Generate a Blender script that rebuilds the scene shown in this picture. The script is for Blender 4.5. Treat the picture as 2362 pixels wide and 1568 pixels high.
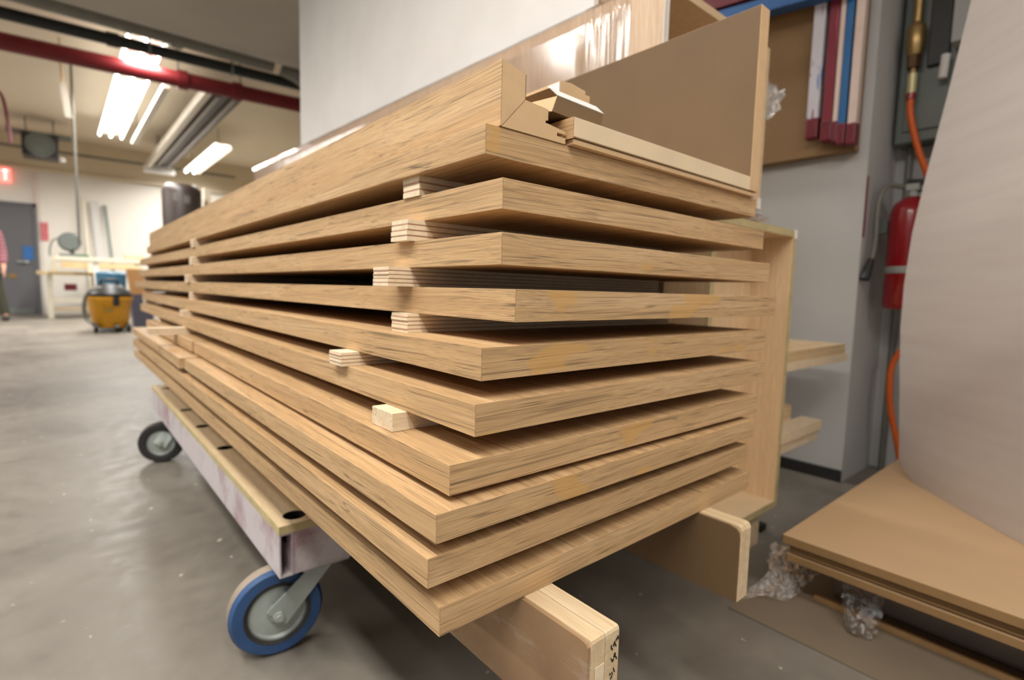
import bpy, bmesh, math, random
from mathutils import Vector, Matrix
random.seed(7)
for o in list(bpy.data.objects): bpy.data.objects.remove(o)
sc = bpy.context.scene
COL = sc.collection
PI = math.pi

# ------------------------------------------------------------------ camera
cam_d = bpy.data.cameras.new('camera'); cam = bpy.data.objects.new('camera', cam_d); COL.objects.link(cam)
CAM_POS = Vector((0, 0, 0.70))
yaw, pitch, roll = math.radians(40.674), math.radians(5.306), math.radians(1.467)
fw = Vector((math.sin(yaw)*math.cos(pitch), math.cos(yaw)*math.cos(pitch), -math.sin(pitch)))
r0 = Vector((math.cos(yaw), -math.sin(yaw), 0)); u0 = r0.cross(fw)
rr = math.cos(roll)*r0 + math.sin(roll)*u0; uu = -math.sin(roll)*r0 + math.cos(roll)*u0
m = Matrix((rr, uu, -fw)).transposed().to_4x4(); m.translation = CAM_POS
cam.matrix_world = m
cam_d.sensor_width = 36; cam_d.lens = 18.602; cam_d.clip_start = 0.02; cam_d.clip_end = 100
cam_d.dof.use_dof = True; cam_d.dof.focus_distance = 0.53; cam_d.dof.aperture_fstop = 4.0
sc.camera = cam

# ------------------------------------------------------------------ world, exposure
w = bpy.data.worlds.new('ambient_fill'); sc.world = w; w.use_nodes = True  # even ambient fill added through the open sides of the room
bg = w.node_tree.nodes['Background']; bg.inputs[0].default_value = (0.95, 0.97, 1.0, 1); bg.inputs[1].default_value = 0.31
sc.view_settings.view_transform = 'Standard'; sc.view_settings.look = 'None'
sc.view_settings.gamma = 1; sc.view_settings.use_curve_mapping = False
sc.view_settings.exposure = 0.20
LAMP_W = 17.0      # watts of each overhead strip light

# ------------------------------------------------------------------ material helpers
def srgb(r, g, b):
    return tuple(((c/255)/12.92 if c/255 <= .04045 else ((c/255+.055)/1.055)**2.4) for c in (r, g, b)) + (1,)
def newmat(name):
    mt = bpy.data.materials.new(name); mt.use_nodes = True
    nt = mt.node_tree; return mt, nt, nt.nodes['Principled BSDF']
def N(nt, typ, **kw):
    n = nt.nodes.new(typ)
    for k, v in kw.items(): setattr(n, k, v)
    return n
def ramp(nt, stops, interp='LINEAR'):
    n = nt.nodes.new('ShaderNodeValToRGB'); e = n.color_ramp; e.interpolation = interp
    while len(e.elements) < len(stops): e.elements.new(0.5)
    for el, (p, c) in zip(e.elements, stops):
        el.position = p; el.color = c if len(c) == 4 else tuple(c)+(1,)
    return n
def objcoord(nt, scale=(1, 1, 1), rnd=True, rot=(0, 0, 0)):
    tc = N(nt, 'ShaderNodeTexCoord'); src = tc.outputs['Object']
    if rnd:
        oi = N(nt, 'ShaderNodeObjectInfo'); mu = N(nt, 'ShaderNodeMath', operation='MULTIPLY'); mu.inputs[1].default_value = 13.7
        nt.links.new(oi.outputs['Random'], mu.inputs[0])
        ad = N(nt, 'ShaderNodeVectorMath', operation='ADD'); nt.links.new(src, ad.inputs[0]); nt.links.new(mu.outputs[0], ad.inputs[1]); src = ad.outputs[0]
    mp = N(nt, 'ShaderNodeMapping'); mp.inputs['Scale'].default_value = scale; mp.inputs['Rotation'].default_value = rot
    nt.links.new(src, mp.inputs[0]); return mp.outputs[0]
def noise(nt, vec, scale=1, detail=3, rough=.55, dist=0):
    n = N(nt, 'ShaderNodeTexNoise'); n.inputs['Scale'].default_value = scale; n.inputs['Detail'].default_value = detail
    n.inputs['Roughness'].default_value = rough; n.inputs['Distortion'].default_value = dist
    nt.links.new(vec, n.inputs['Vector']); return n.outputs['Fac']
def mix(nt, a, b, fac, mode='MIX'):
    n = N(nt, 'ShaderNodeMix', data_type='RGBA', blend_type=mode)
    for i, v in ((6, a), (7, b), (0, fac)):
        if hasattr(v, 'node'): nt.links.new(v, n.inputs[i])
        else: n.inputs[i].default_value = v
    return n.outputs[2]
def bump(nt, bsdf, fac, strength=.1, dist=.001):
    b = N(nt, 'ShaderNodeBump'); b.inputs['Strength'].default_value = strength; b.inputs['Distance'].default_value = dist
    nt.links.new(fac, b.inputs['Height']); nt.links.new(b.outputs[0], bsdf.inputs['Normal'])
def plain(name, col, rough=.5, metal=0, var=.06, vs=8, bmp=0, bscale=60, coat=0):
    mt, nt, b = newmat(name)
    v = objcoord(nt); f = noise(nt, v, vs, 4)
    r = ramp(nt, [(.3, tuple(max(0, c*(1-var)) for c in col[:3])), (.7, tuple(min(1, c*(1+var)) for c in col[:3]))])
    nt.links.new(f, r.inputs[0]); nt.links.new(r.outputs[0], b.inputs['Base Color'])
    b.inputs['Roughness'].default_value = rough; b.inputs['Metallic'].default_value = metal
    if coat: b.inputs['Coat Weight'].default_value = coat; b.inputs['Coat Roughness'].default_value = .08
    if bmp: bump(nt, b, noise(nt, v, bscale, 3), bmp, .002)
    return mt
def wood(name, light, mid, dark, along='Y', fine=900, stretch=1.3, lines=(.32, .47), line_mix=.72, rough=.55, filler=0, slant=.014):
    """veneer / lumber: tone bands and thin dark pores stretched along one local axis"""
    mt, nt, b = newmat(name)
    def sv(a, c):
        return {'X': (c, a, a), 'Y': (a, c, a), 'Z': (a, a, c)}[along]
    rot = {'X': (0, slant, slant), 'Y': (slant, 0, slant), 'Z': (slant, slant, 0)}[along]
    warp = noise(nt, objcoord(nt, sv(12, 4), rot=rot), 1, 1)
    tc = objcoord(nt, (1, 1, 1), rot=rot)
    wv = N(nt, 'ShaderNodeMath', operation='MULTIPLY_ADD'); wv.inputs[1].default_value = .006; wv.inputs[2].default_value = -.003
    nt.links.new(warp, wv.inputs[0])
    add = N(nt, 'ShaderNodeVectorMath', operation='ADD'); nt.links.new(tc, add.inputs[0]); nt.links.new(wv.outputs[0], add.inputs[1])
    def mp(s):
        q = N(nt, 'ShaderNodeMapping'); q.inputs['Scale'].default_value = s; nt.links.new(add.outputs[0], q.inputs[0]); return q.outputs[0]
    bands = noise(nt, mp(sv(60, 1.6)), 1, 3, .6)
    vein = noise(nt, mp(sv(fine*2.0, stretch*8)), 1, 1, .5)
    rib = noise(nt, mp(sv(fine*.22, stretch*.6)), 1, 0, .5)
    pores = noise(nt, mp(sv(fine, stretch)), 1, 1, .5)
    fibre = noise(nt, mp(sv(fine*3.2, stretch*5)), 1, 2, .6)
    gate = noise(nt, mp(sv(fine*.30, stretch*3)), 1, 2)
    cr = ramp(nt, [(.32, light), (.52, mid), (.70, tuple(.84*a+.16*c for a, c in zip(mid, dark)))])
    nt.links.new(bands, cr.inputs[0])
    fr = ramp(nt, [(.3, (.86, .84, .82)), (.7, (1.06, 1.06, 1.06))]); nt.links.new(fibre, fr.inputs[0])
    col = mix(nt, cr.outputs[0], fr.outputs[0], 1.0, 'MULTIPLY')
    pr = ramp(nt, [(lines[0], (1, 1, 1)), (lines[1], (0, 0, 0))]); nt.links.new(pores, pr.inputs[0])
    gr = ramp(nt, [(.42, (.18, .18, .18)), (.66, (1, 1, 1))]); nt.links.new(gate, gr.inputs[0])
    pm = N(nt, 'ShaderNodeMath', operation='MULTIPLY'); nt.links.new(pr.outputs[0], pm.inputs[0]); nt.links.new(gr.outputs[0], pm.inputs[1])
    pm2 = N(nt, 'ShaderNodeMath', operation='MULTIPLY'); nt.links.new(pm.outputs[0], pm2.inputs[0]); pm2.inputs[1].default_value = line_mix
    col = mix(nt, col, dark, pm2.outputs[0])
    vr = ramp(nt, [(.34, (1, 1, 1)), (.46, (0, 0, 0))]); nt.links.new(vein, vr.inputs[0])
    vm = N(nt, 'ShaderNodeMath', operation='MULTIPLY'); nt.links.new(vr.outputs[0], vm.inputs[0]); vm.inputs[1].default_value = line_mix*.42
    col = mix(nt, col, dark, vm.outputs[0])
    br = ramp(nt, [(.47, (0, 0, 0)), (.49, (1, 1, 1)), (.505, (1, 1, 1)), (.525, (0, 0, 0))]); nt.links.new(rib, br.inputs[0])
    bm2 = N(nt, 'ShaderNodeMath', operation='MULTIPLY'); nt.links.new(br.outputs[0], bm2.inputs[0]); nt.links.new(gr.outputs[0], bm2.inputs[1])
    bm3 = N(nt, 'ShaderNodeMath', operation='MULTIPLY'); nt.links.new(bm2.outputs[0], bm3.inputs[0]); bm3.inputs[1].default_value = line_mix*1.0
    col = mix(nt, col, dark, bm3.outputs[0])
    if filler:
        fl = noise(nt, objcoord(nt, (9, 9, 16)), 1, 2); rf = ramp(nt, [(.64, (0, 0, 0)), (.67, (1, 1, 1))]); nt.links.new(fl, rf.inputs[0])
        fm = N(nt, 'ShaderNodeMath', operation='MULTIPLY'); nt.links.new(rf.outputs[0], fm.inputs[0]); fm.inputs[1].default_value = filler
        col = mix(nt, col, srgb(205, 158, 88), fm.outputs[0])
    nt.links.new(col, b.inputs['Base Color']); b.inputs['Roughness'].default_value = rough
    b.inputs['Specular IOR Level'].default_value = .3
    bump(nt, b, pores, .12, .0006)
    return mt
def emis(name, col, s):
    mt, nt, b = newmat(name); b.inputs['Base Color'].default_value = (.8, .8, .8, 1)
    b.inputs['Emission Color'].default_value = col; b.inputs['Emission Strength'].default_value = s; return mt

M = {}
VL, VM, VD = srgb(214, 180, 137), srgb(202, 166, 121), srgb(94, 79, 58)
M['veneer_y'] = wood('oak_veneer_lengthwise', VL, VM, VD, 'Y', filler=.0)
M['veneer_x'] = wood('oak_veneer_crosswise', VL, VM, VD, 'X', filler=.55)
M['veneer_top'] = wood('oak_veneer_face', VL, srgb(196, 160, 116), VD, 'Y', fine=800, stretch=2, line_mix=.6)
M['pine'] = wood('pine_lumber', srgb(226, 206, 174), srgb(216, 192, 156), srgb(182, 148, 108), 'Y', fine=180, stretch=3, lines=(.3, .4), line_mix=.3)
M['pine_x'] = wood('pine_lumber_crosswise', srgb(232, 212, 176), srgb(220, 194, 152), srgb(176, 138, 96), 'X', fine=180, stretch=4, line_mix=.4)
M['pine_end'] = wood('pine_end_grain', srgb(236, 214, 176), srgb(226, 200, 160), srgb(176, 140, 96), 'X', fine=150, stretch=30, line_mix=.5, slant=.6)
M['whitewood'] = wood('pale_softwood_stick', srgb(240, 226, 200), srgb(228, 208, 176), srgb(190, 160, 120), 'X', fine=260, stretch=6, line_mix=.6)
M['ply_x'] = wood('birch_ply_crosswise', srgb(224, 200, 166), srgb(217, 191, 154), srgb(200, 170, 130), 'X', fine=200, stretch=5, line_mix=.12)
M['ply_z'] = wood('birch_ply_upright', srgb(238, 212, 174), srgb(231, 202, 161), srgb(214, 182, 138), 'Z', fine=200, stretch=4, line_mix=.05)
M['ply_pink'] = wood('maple_ply_rosy', srgb(222, 198, 174), srgb(214, 188, 162), srgb(194, 160, 132), 'Z', fine=60, stretch=3, line_mix=.12)
M['ply_y'] = wood('birch_ply_lengthwise', srgb(226, 206, 170), srgb(216, 192, 154), srgb(186, 158, 118), 'Y', fine=160, stretch=5, line_mix=.2)
M['ply_edge_g'] = plain('plywood_edge_greenish', srgb(192, 176, 130), .7, var=.12, vs=30)
M['ply_light'] = plain('plywood_pale_ply', srgb(230, 211, 180), .75, var=.09, vs=60, bmp=.3, bscale=220)
M['ply_dark'] = plain('plywood_brown_glue_ply', srgb(176, 138, 112), .8, var=.15, vs=80, bmp=.3, bscale=220)
M['mdf_edge'] = plain('mdf_cut_edge', srgb(212, 178, 136), .8, var=.045, vs=40, bmp=.15, bscale=500)
M['mdf_face'] = plain('mdf_brown_face', srgb(107, 83, 54), .65, var=.06, vs=9)
M['mdf_pale'] = plain('mdf_pale_edge_lit_panel', srgb(228, 206, 172), .75, var=.05, vs=14)
M['mdf_worn'] = None
M['hardboard'] = plain('hardboard_tan', srgb(198, 166, 128), .6, var=.05, vs=5)
M['hardboard_edge'] = plain('hardboard_edge_brown', srgb(150, 116, 74), .75, var=.1, vs=14)
M['wallboard'] = plain('wall_board_brown', srgb(138, 108, 70), .55, var=.06, vs=4)
M['steel_zinc'] = plain('zinc_steel', srgb(168, 175, 170), .45, .25, var=.08, vs=25)
M['steel_grey'] = plain('grey_painted_steel', srgb(110, 116, 112), .45, .3, var=.06)
M['blue_rubber'] = plain('blue_rubber_tyre', srgb(44, 76, 120), .6, var=.16, vs=22, bmp=.2)
M['black_rubber'] = plain('black_rubber', srgb(44, 42, 40), .6, var=.15, vs=20)
M['tread'] = plain('worn_grey_tread', srgb(150, 136, 120), .75, var=.12, vs=25)
M['dark'] = plain('hole_shade_dark', srgb(34, 28, 26), .8)  # shade inside the deck holes, put into the colour
M['red'] = plain('fire_red_enamel', srgb(152, 16, 28), .28, var=.05, coat=.5)
M['red_pipe'] = plain('dark_red_pipe_paint', srgb(120, 22, 28), .5, var=.1)
M['black_pipe'] = plain('black_iron_pipe', srgb(30, 32, 30), .5, var=.1)
M['grey_duct'] = plain('grey_duct_paint', srgb(122, 120, 112), .5, .2, var=.1)
M['black'] = plain('black_plastic', srgb(34, 33, 33), .45, var=.1)
M['white'] = plain('white_paint', srgb(232, 230, 226), .5, var=.03)
M['offwhite'] = plain('offwhite_fixture', srgb(222, 214, 198), .5, var=.03)
M['brass'] = plain('brass_fitting', srgb(170, 140, 92), .35, .8, var=.12, vs=30)
M['orange'] = plain('orange_hose_rubber', srgb(232, 104, 30), .45, var=.05)
M['yellow'] = plain('yellow_plastic_tank', srgb(222, 158, 24), .45, var=.05)
M['bench_top'] = plain('bench_top_wood', srgb(216, 192, 146), .6, var=.08)
M['bench_frame'] = plain('bench_frame_cream', srgb(214, 208, 190), .6, var=.05)
M['green'] = plain('green_machine_paint', srgb(70, 110, 84), .5, var=.1)
M['door_grey'] = plain('door_charcoal_paint', srgb(92, 92, 96), .4, var=.05, vs=2)
M['blue'] = plain('bright_blue_paint', srgb(40, 96, 160), .45, var=.12, vs=14)
M['cardboard'] = plain('brown_cardboard', srgb(178, 130, 80), .8, var=.07)
M['foam'] = None
M['plastic_jug'] = plain('blue_plastic_tub', srgb(70, 120, 150), .4, var=.1)
M['skin'] = plain('skin', srgb(214, 158, 134), .5, var=.04)
M['trousers'] = plain('olive_trousers', srgb(62, 62, 48), .85, var=.1)
M['hair'] = plain('dark_hair', srgb(50, 40, 34), .7)
M['marker'] = plain('black_marker_ink', srgb(24, 24, 26), .6)
M['tan_box'] = plain('tan_box', srgb(226, 180, 138), .7)
M['maroon'] = plain('maroon_paint', srgb(112, 28, 44), .4, var=.12, vs=18)
M['pale_pink'] = plain('pale_bar_paint', srgb(224, 204, 194), .5, var=.06, vs=14)

def m_concrete():
    mt, nt, b = newmat('polished_concrete')
    v = objcoord(nt, rnd=False)
    a = noise(nt, v, 1.3, 5, .6, .4); c = noise(nt, v, 14, 6, .65); d = noise(nt, v, 160, 3)
    r = ramp(nt, [(.3, srgb(98, 92, 84)), (.52, srgb(126, 120, 111)), (.72, srgb(146, 140, 131))]); nt.links.new(a, r.inputs[0])
    r2 = ramp(nt, [(.25, (.82, .82, .82)), (.7, (1.08, 1.07, 1.05))]); nt.links.new(c, r2.inputs[0])
    col = mix(nt, r.outputs[0], r2.outputs[0], 1, 'MULTIPLY')
    sp = noise(nt, v, 34, 2, .4); rs = ramp(nt, [(.735, (0, 0, 0)), (.76, (.8, .8, .8))]); nt.links.new(sp, rs.inputs[0])
    col = mix(nt, col, srgb(206, 196, 178), rs.outputs[0])
    nt.links.new(col, b.inputs['Base Color'])
    rr_ = ramp(nt, [(.3, (.36, .36, .36)), (.7, (.58, .58, .58))]); nt.links.new(c, rr_.inputs[0]); nt.links.new(rr_.outputs[0], b.inputs['Roughness'])
    bump(nt, b, d, .08, .001); return mt
M['concrete'] = m_concrete()
def m_wornmdf():
    mt, nt, b = newmat('mdf_face_scuffed_white')
    v = objcoord(nt, rnd=False); f = noise(nt, v, 9, 4)
    r = ramp(nt, [(.3, srgb(140, 110, 80)), (.7, srgb(168, 136, 102))]); nt.links.new(f, r.inputs[0])
    s = noise(nt, objcoord(nt, (18, 7, 30), rnd=False, rot=(.5, 0, 0)), 1, 5, .7); rs = ramp(nt, [(.55, (0, 0, 0)), (.8, (.75, .75, .75))]); nt.links.new(s, rs.inputs[0])
    nt.links.new(mix(nt, r.outputs[0], srgb(216, 208, 198), rs.outputs[0]), b.inputs['Base Color']); b.inputs['Roughness'].default_value = .7; return mt
M['mdf_worn'] = m_wornmdf()
def m_cartpaint():
    mt, nt, b = newmat('cart_paint_lilac_worn')
    v = objcoord(nt, (1, 1, 1), rnd=False)
    s = noise(nt, v, 7, 5, .65); r = ramp(nt, [(.24, srgb(140, 70, 80)), (.36, srgb(178, 156, 162)), (.50, srgb(206, 198, 200))]); nt.links.new(s, r.inputs[0])
    nt.links.new(r.outputs[0], b.inputs['Base Color']); b.inputs['Roughness'].default_value = .5; return mt
M['cart_paint'] = m_cartpaint()
def m_spatter(name, stops, sc_=(22, 22, 2.2)):
    mt, nt, b = newmat(name); s = noise(nt, objcoord(nt, sc_), 1, 4, .6)
    r = ramp(nt, stops, 'CONSTANT'); nt.links.new(s, r.inputs[0]); nt.links.new(r.outputs[0], b.inputs['Base Color']); b.inputs['Roughness'].default_value = .45; return mt
M['spatter_a'] = m_spatter('bar_paint_white_blue_red', [(0, srgb(150, 40, 56)), (.40, srgb(206, 206, 216)), (.54, srgb(84, 124, 184))])
M['spatter_b'] = m_spatter('bar_paint_blue_white', [(0, srgb(216, 212, 208)), (.38, srgb(36, 104, 164)), (.68, srgb(112, 40, 60))])
M['spatter_c'] = m_spatter('bar_paint_red', [(0, srgb(128, 34, 52)), (.62, srgb(150, 60, 78)), (.72, srgb(180, 120, 124))])
def m_foam():
    mt, nt, b = newmat('white_foam_sheet')
    s = noise(nt, objcoord(nt, (2, 2, 26), rnd=False), 1, 3); r = ramp(nt, [(.3, srgb(196, 187, 182)), (.7, srgb(203, 195, 190))]); nt.links.new(s, r.inputs[0])
    nt.links.new(r.outputs[0], b.inputs['Base Color']); b.inputs['Roughness'].default_value = .7; bump(nt, b, s, .05, .01); return mt
M['foam'] = m_foam()
def m_whitesheet():
    mt, nt, b = newmat('white_laminate_sheet')
    s = noise(nt, objcoord(nt, (3, 3, 3), rnd=False), 1, 4); r = ramp(nt, [(.3, srgb(228, 225, 222)), (.7, srgb(238, 236, 234))]); nt.links.new(s, r.inputs[0])
    nt.links.new(r.outputs[0], b.inputs['Base Color']); b.inputs['Roughness'].default_value = .45; return mt
M['sheet_white'] = m_whitesheet()
def m_film(name, density=.12, bs=1.0, sc_=(3, 60, 5)):
    mt, nt, b = newmat(name)
    out = nt.nodes['Material Output']
    tr = N(nt, 'ShaderNodeBsdfTransparent'); gl = N(nt, 'ShaderNodeBsdfGlossy'); gl.inputs['Roughness'].default_value = .15
    gl.inputs['Color'].default_value = (1, 1, 1, 1)
    lw = N(nt, 'ShaderNodeLayerWeight'); lw.inputs['Blend'].default_value = .35
    wr = noise(nt, objcoord(nt, sc_, rnd=False), 1, 4, .6, .5)
    bp = N(nt, 'ShaderNodeBump'); bp.inputs['Strength'].default_value = bs; bp.inputs['Distance'].default_value = .01
    nt.links.new(wr, bp.inputs['Height']); nt.links.new(bp.outputs[0], gl.inputs['Normal']); nt.links.new(bp.outputs[0], lw.inputs['Normal'])
    ad = N(nt, 'ShaderNodeMath', operation='MULTIPLY_ADD'); ad.inputs[1].default_value = .7; ad.inputs[2].default_value = density
    nt.links.new(lw.outputs['Fresnel'], ad.inputs[0])
    mx = N(nt, 'ShaderNodeMixShader'); nt.links.new(ad.outputs[0], mx.inputs[0]); nt.links.new(tr.outputs[0], mx.inputs[1]); nt.links.new(gl.outputs[0], mx.inputs[2])
    nt.links.new(mx.outputs[0], out.inputs[0]); return mt
M['film'] = m_film('stretch_film', .035, .10, (2, 9, 3))
M['film_crumple'] = m_film('crumpled_clear_film', .14, 1.0, (60, 60, 60))
def m_plaid():
    mt, nt, b = newmat('plaid_shirt')
    w1 = N(nt, 'ShaderNodeTexWave', wave_type='BANDS', bands_direction='Z'); w1.inputs['Scale'].default_value = 5
    w2 = N(nt, 'ShaderNodeTexWave', wave_type='BANDS', bands_direction='X'); w2.inputs['Scale'].default_value = 5
    v = objcoord(nt, rnd=False); nt.links.new(v, w1.inputs[0]); nt.links.new(v, w2.inputs[0])
    c1 = mix(nt, srgb(176, 120, 124), srgb(92, 62, 84), w1.outputs['Fac']); c2 = mix(nt, c1, srgb(208, 190, 180), w2.outputs['Fac'], 'SOFT_LIGHT')
    nt.links.new(c2, b.inputs['Base Color']); b.inputs['Roughness'].default_value = .85; return mt
M['plaid'] = m_plaid()
M['tube'] = emis('lit_fluorescent_tube', (1, .97, .92, 1), 9)
M['exit'] = emis('lit_exit_sign_red', (1, .10, .08, 1), 1.6)
M['exit_letter'] = emis('lit_exit_letters', (1, .55, .5, 1), 2.2)
M['wall'] = plain('wall_white_paint', srgb(226, 222, 214), .75, var=.03, vs=1.2, bmp=.05)
M['wall_beige'] = plain('upper_wall_beige_paint', srgb(216, 202, 176), .8, var=.04, vs=1)
M['wall_grey'] = plain('wall_cool_white_paint', srgb(196, 195, 193), .7, var=.03, vs=1.5)
M['ceil'] = plain('ceiling_beige_paint', srgb(226, 213, 190), .8, var=.05, vs=.8)
M['soffit'] = plain('soffit_taupe_paint', srgb(186, 180, 170), .8, var=.08, vs=1)
M['base'] = plain('black_cove_base', srgb(40, 38, 36), .6)

# ------------------------------------------------------------------ geometry helpers
MW = {}     # world matrix per object, so parts can be drawn in world space
def bm_(): return bmesh.new()
def box(bm, x0, x1, y0, y1, z0, z1, bev=0, mtx=None):
    vs = [bm.verts.new((x, y, z)) for x in (x0, x1) for y in (y0, y1) for z in (z0, z1)]
    fs = [bm.faces.new([vs[i] for i in q]) for q in ((0, 1, 3, 2), (4, 6, 7, 5), (0, 4, 5, 1), (2, 3, 7, 6), (0, 2, 6, 4), (1, 5, 7, 3))]
    if bev:
        es = set(e for f in fs for e in f.edges)
        r = bmesh.ops.bevel(bm, geom=list(es), offset=bev, segments=2, profile=.6, affect='EDGES')
        vs = list(set(v for f in r['faces'] for v in f.verts) | set(v for v in vs if v.is_valid))
    if mtx is not None:
        for v in vs: v.co = mtx @ v.co
    return bm
def hexa(bm, p):   # p: 8 points, bottom 4 (ccw) then top 4
    vs = [bm.verts.new(q) for q in p]
    for q in ((3, 2, 1, 0), (4, 5, 6, 7), (0, 1, 5, 4), (1, 2, 6, 5), (2, 3, 7, 6), (3, 0, 4, 7)): bm.faces.new([vs[i] for i in q])
    return bm
def prism(bm, poly, axis, a, b_):
    """extrude a 2-D polygon along an axis from a to b_"""
    def P(u, v, t): return {'X': (t, u, v), 'Y': (u, t, v), 'Z': (u, v, t)}[axis]
    A = [bm.verts.new(P(u, v, a)) for u, v in poly]; B = [bm.verts.new(P(u, v, b_)) for u, v in poly]
    n = len(poly); bm.faces.new(A); bm.faces.new(B[::-1])
    for i in range(n): bm.faces.new((A[i], B[i], B[(i+1) % n], A[(i+1) % n]))
    bmesh.ops.recalc_face_normals(bm, faces=bm.faces[:]); return bm
def frame_of(d):
    d = d.normalized(); a = Vector((0, 0, 1)) if abs(d.z) < .9 else Vector((1, 0, 0))
    u = d.cross(a).normalized(); return u, d.cross(u).normalized()
def cyl(bm, p0, p1, r0_, r1_=None, seg=20, caps=True):
    p0, p1 = Vector(p0), Vector(p1); r1_ = r0_ if r1_ is None else r1_
    u, v = frame_of(p1-p0); A, B = [], []
    for i in range(seg):
        t = 2*PI*i/seg; d = u*math.cos(t)+v*math.sin(t)
        A.append(bm.verts.new(p0+d*r0_)); B.append(bm.verts.new(p1+d*r1_))
    for i in range(seg): bm.faces.new((A[i], A[(i+1) % seg], B[(i+1) % seg], B[i]))
    if caps: bm.faces.new(A[::-1]); bm.faces.new(B)
    return bm
def ring(bm, c, ax, prof, seg=32):
    """revolve profile [(radius, offset along axis)] about ax through c"""
    c = Vector(c); ax = Vector(ax).normalized(); u, v = frame_of(ax); rows = []
    for (r_, h) in prof:
        if r_ < 1e-6: rows.append([bm.verts.new(c+ax*h)]); continue
        rows.append([bm.verts.new(c+ax*h+(u*math.cos(2*PI*i/seg)+v*math.sin(2*PI*i/seg))*r_) for i in range(seg)])
    for a, b_ in zip(rows[:-1], rows[1:]):
        for i in range(seg):
            j = (i+1) % seg
            if len(a) == 1 and len(b_) == 1: continue
            if len(a) == 1: bm.faces.new((a[0], b_[i], b_[j]))
            elif len(b_) == 1: bm.faces.new((a[i], b_[0], a[j]))
            else: bm.faces.new((a[i], b_[i], b_[j], a[j]))
    bmesh.ops.recalc_face_normals(bm, faces=bm.faces[:]); return bm
def tube(bm, pts, r_, seg=10, smooth=4):
    pts = [Vector(p) for p in pts]
    if smooth and len(pts) > 2:      # catmull-rom
        q = []; e = [pts[0]*2-pts[1]]+pts+[pts[-1]*2-pts[-2]]
        for i in range(1, len(e)-2):
            for k in range(smooth):
                t = k/smooth; a, b_, c, d = e[i-1:i+3]
                q.append(.5*((2*b_)+(c-a)*t+(2*a-5*b_+4*c-d)*t*t+(3*b_-a-3*c+d)*t**3))
        pts = q+[pts[-1]]
    rows = []; u = None
    for i, p in enumerate(pts):
        d = (pts[min(i+1, len(pts)-1)]-pts[max(i-1, 0)]).normalized()
        if u is None: u, v = frame_of(d)
        else: u = (u-d*u.dot(d)).normalized(); v = d.cross(u)
        rad = r_(i/(len(pts)-1)) if callable(r_) else r_
        rows.append([bm.verts.new(p+(u*math.cos(2*PI*k/seg)+v*math.sin(2*PI*k/seg))*rad) for k in range(seg)])
    for a, b_ in zip(rows[:-1], rows[1:]):
        for k in range(seg): bm.faces.new((a[k], a[(k+1) % seg], b_[(k+1) % seg], b_[k]))
    bm.faces.new(rows[0][::-1]); bm.faces.new(rows[-1])
    bmesh.ops.recalc_face_normals(bm, faces=bm.faces[:]); return bm
def obj(name, bm, mat, parent=None, label=None, smooth=False, kind=None):
    """bm is drawn in WORLD space; linked as one mesh object under parent"""
    bmesh.ops.recalc_face_normals(bm, faces=bm.faces[:])
    me = bpy.data.meshes.new(name)
    mtx = MW[parent] if parent else Matrix.Identity(4)
    if parent: bm.transform(mtx.inverted())
    bm.to_mesh(me); bm.free()
    for mm in (mat if isinstance(mat, list) else [mat]): me.materials.append(mm)
    if smooth:
        for p in me.polygons: p.use_smooth = True
        if smooth != 'all': me.set_sharp_from_angle(angle=math.radians(40))
    o = bpy.data.objects.new(name, me); COL.objects.link(o)
    if parent: o.parent = parent
    if label: o['label'] = label
    if kind: o['kind'] = kind
    MW[o] = mtx.copy(); return o
def tag(o, label, cat, group=None):
    o['label'] = label; o['category'] = cat
    if group: o['group'] = group
    return o
def thing(name, label, cat, loc=(0, 0, 0), rotz=0, group=None):
    o = bpy.data.objects.new(name, None); COL.objects.link(o)
    o.empty_display_size = .05
    o.location = loc; o.rotation_euler = (0, 0, rotz); MW[o] = Matrix.Translation(loc) @ Matrix.Rotation(rotz, 4, 'Z')
    return tag(o, label, cat, group)
def struct(name, bm, mat, label=None, parent=None, smooth=False):
    o = obj(name, bm, mat, parent, smooth=smooth)
    if not parent: o['kind'] = 'structure'
    if label: o['label'] = label
    if label and not parent: o['category'] = name.split('_')[0]
    return o
def one(name, bm, mat, label, cat, group=None, smooth=False):      # a thing that is a single mesh (origin moved to its base)
    n = len(bm.verts); lo = Vector((1e9,)*3); hi = -lo
    for v in bm.verts:
        for k in range(3): lo[k] = min(lo[k], v.co[k]); hi[k] = max(hi[k], v.co[k])
    loc = Vector(((lo.x+hi.x)/2, (lo.y+hi.y)/2, lo.z)); bm.transform(Matrix.Translation(-loc))
    o = obj(name, bm, mat, smooth=smooth); o.location = loc; MW[o] = Matrix.Translation(loc)
    return tag(o, label, cat, group)

# ================================================================== the room
struct('floor', box(bm_(), -7, 6.5, -5, 14.2, -.1, 0), M['concrete'], 'grey polished concrete workshop floor with pale flecks')
struct('ceiling', box(bm_(), -7, 6.5, 6.15, 14.2, 3.45, 3.55), M['ceil'], 'beige painted ceiling over the far end of the workshop')
struct('ceiling_soffit', box(bm_(), -7, 6.5, -5, 6.0, 3.05, 3.2), M['soffit'], 'lower taupe soffit above the red pipe')
struct('trim_soffit_edge', box(bm_(), -7, 6.5, 6.0, 6.15, 3.05, 3.55), M['soffit'], 'taupe drop edge between soffit and far ceiling')
bm = bm_(); box(bm, -7, 6.5, 14.0, 14.2, 0, 2.80)
wf = struct('wall_far', bm, M['wall'], 'white far wall with the grey door')
struct('wall_far_upper', box(bm_(), -7, 6.5, 13.98, 14.2, 2.80, 3.45), M['wall_beige'], 'beige upper band of the far wall')
struct('wall_side', box(bm_(), 5.2, 5.4, 3.5, 14, 0, 3.45), M['wall_beige'], 'beige side wall beyond the stacked slabs')
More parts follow.
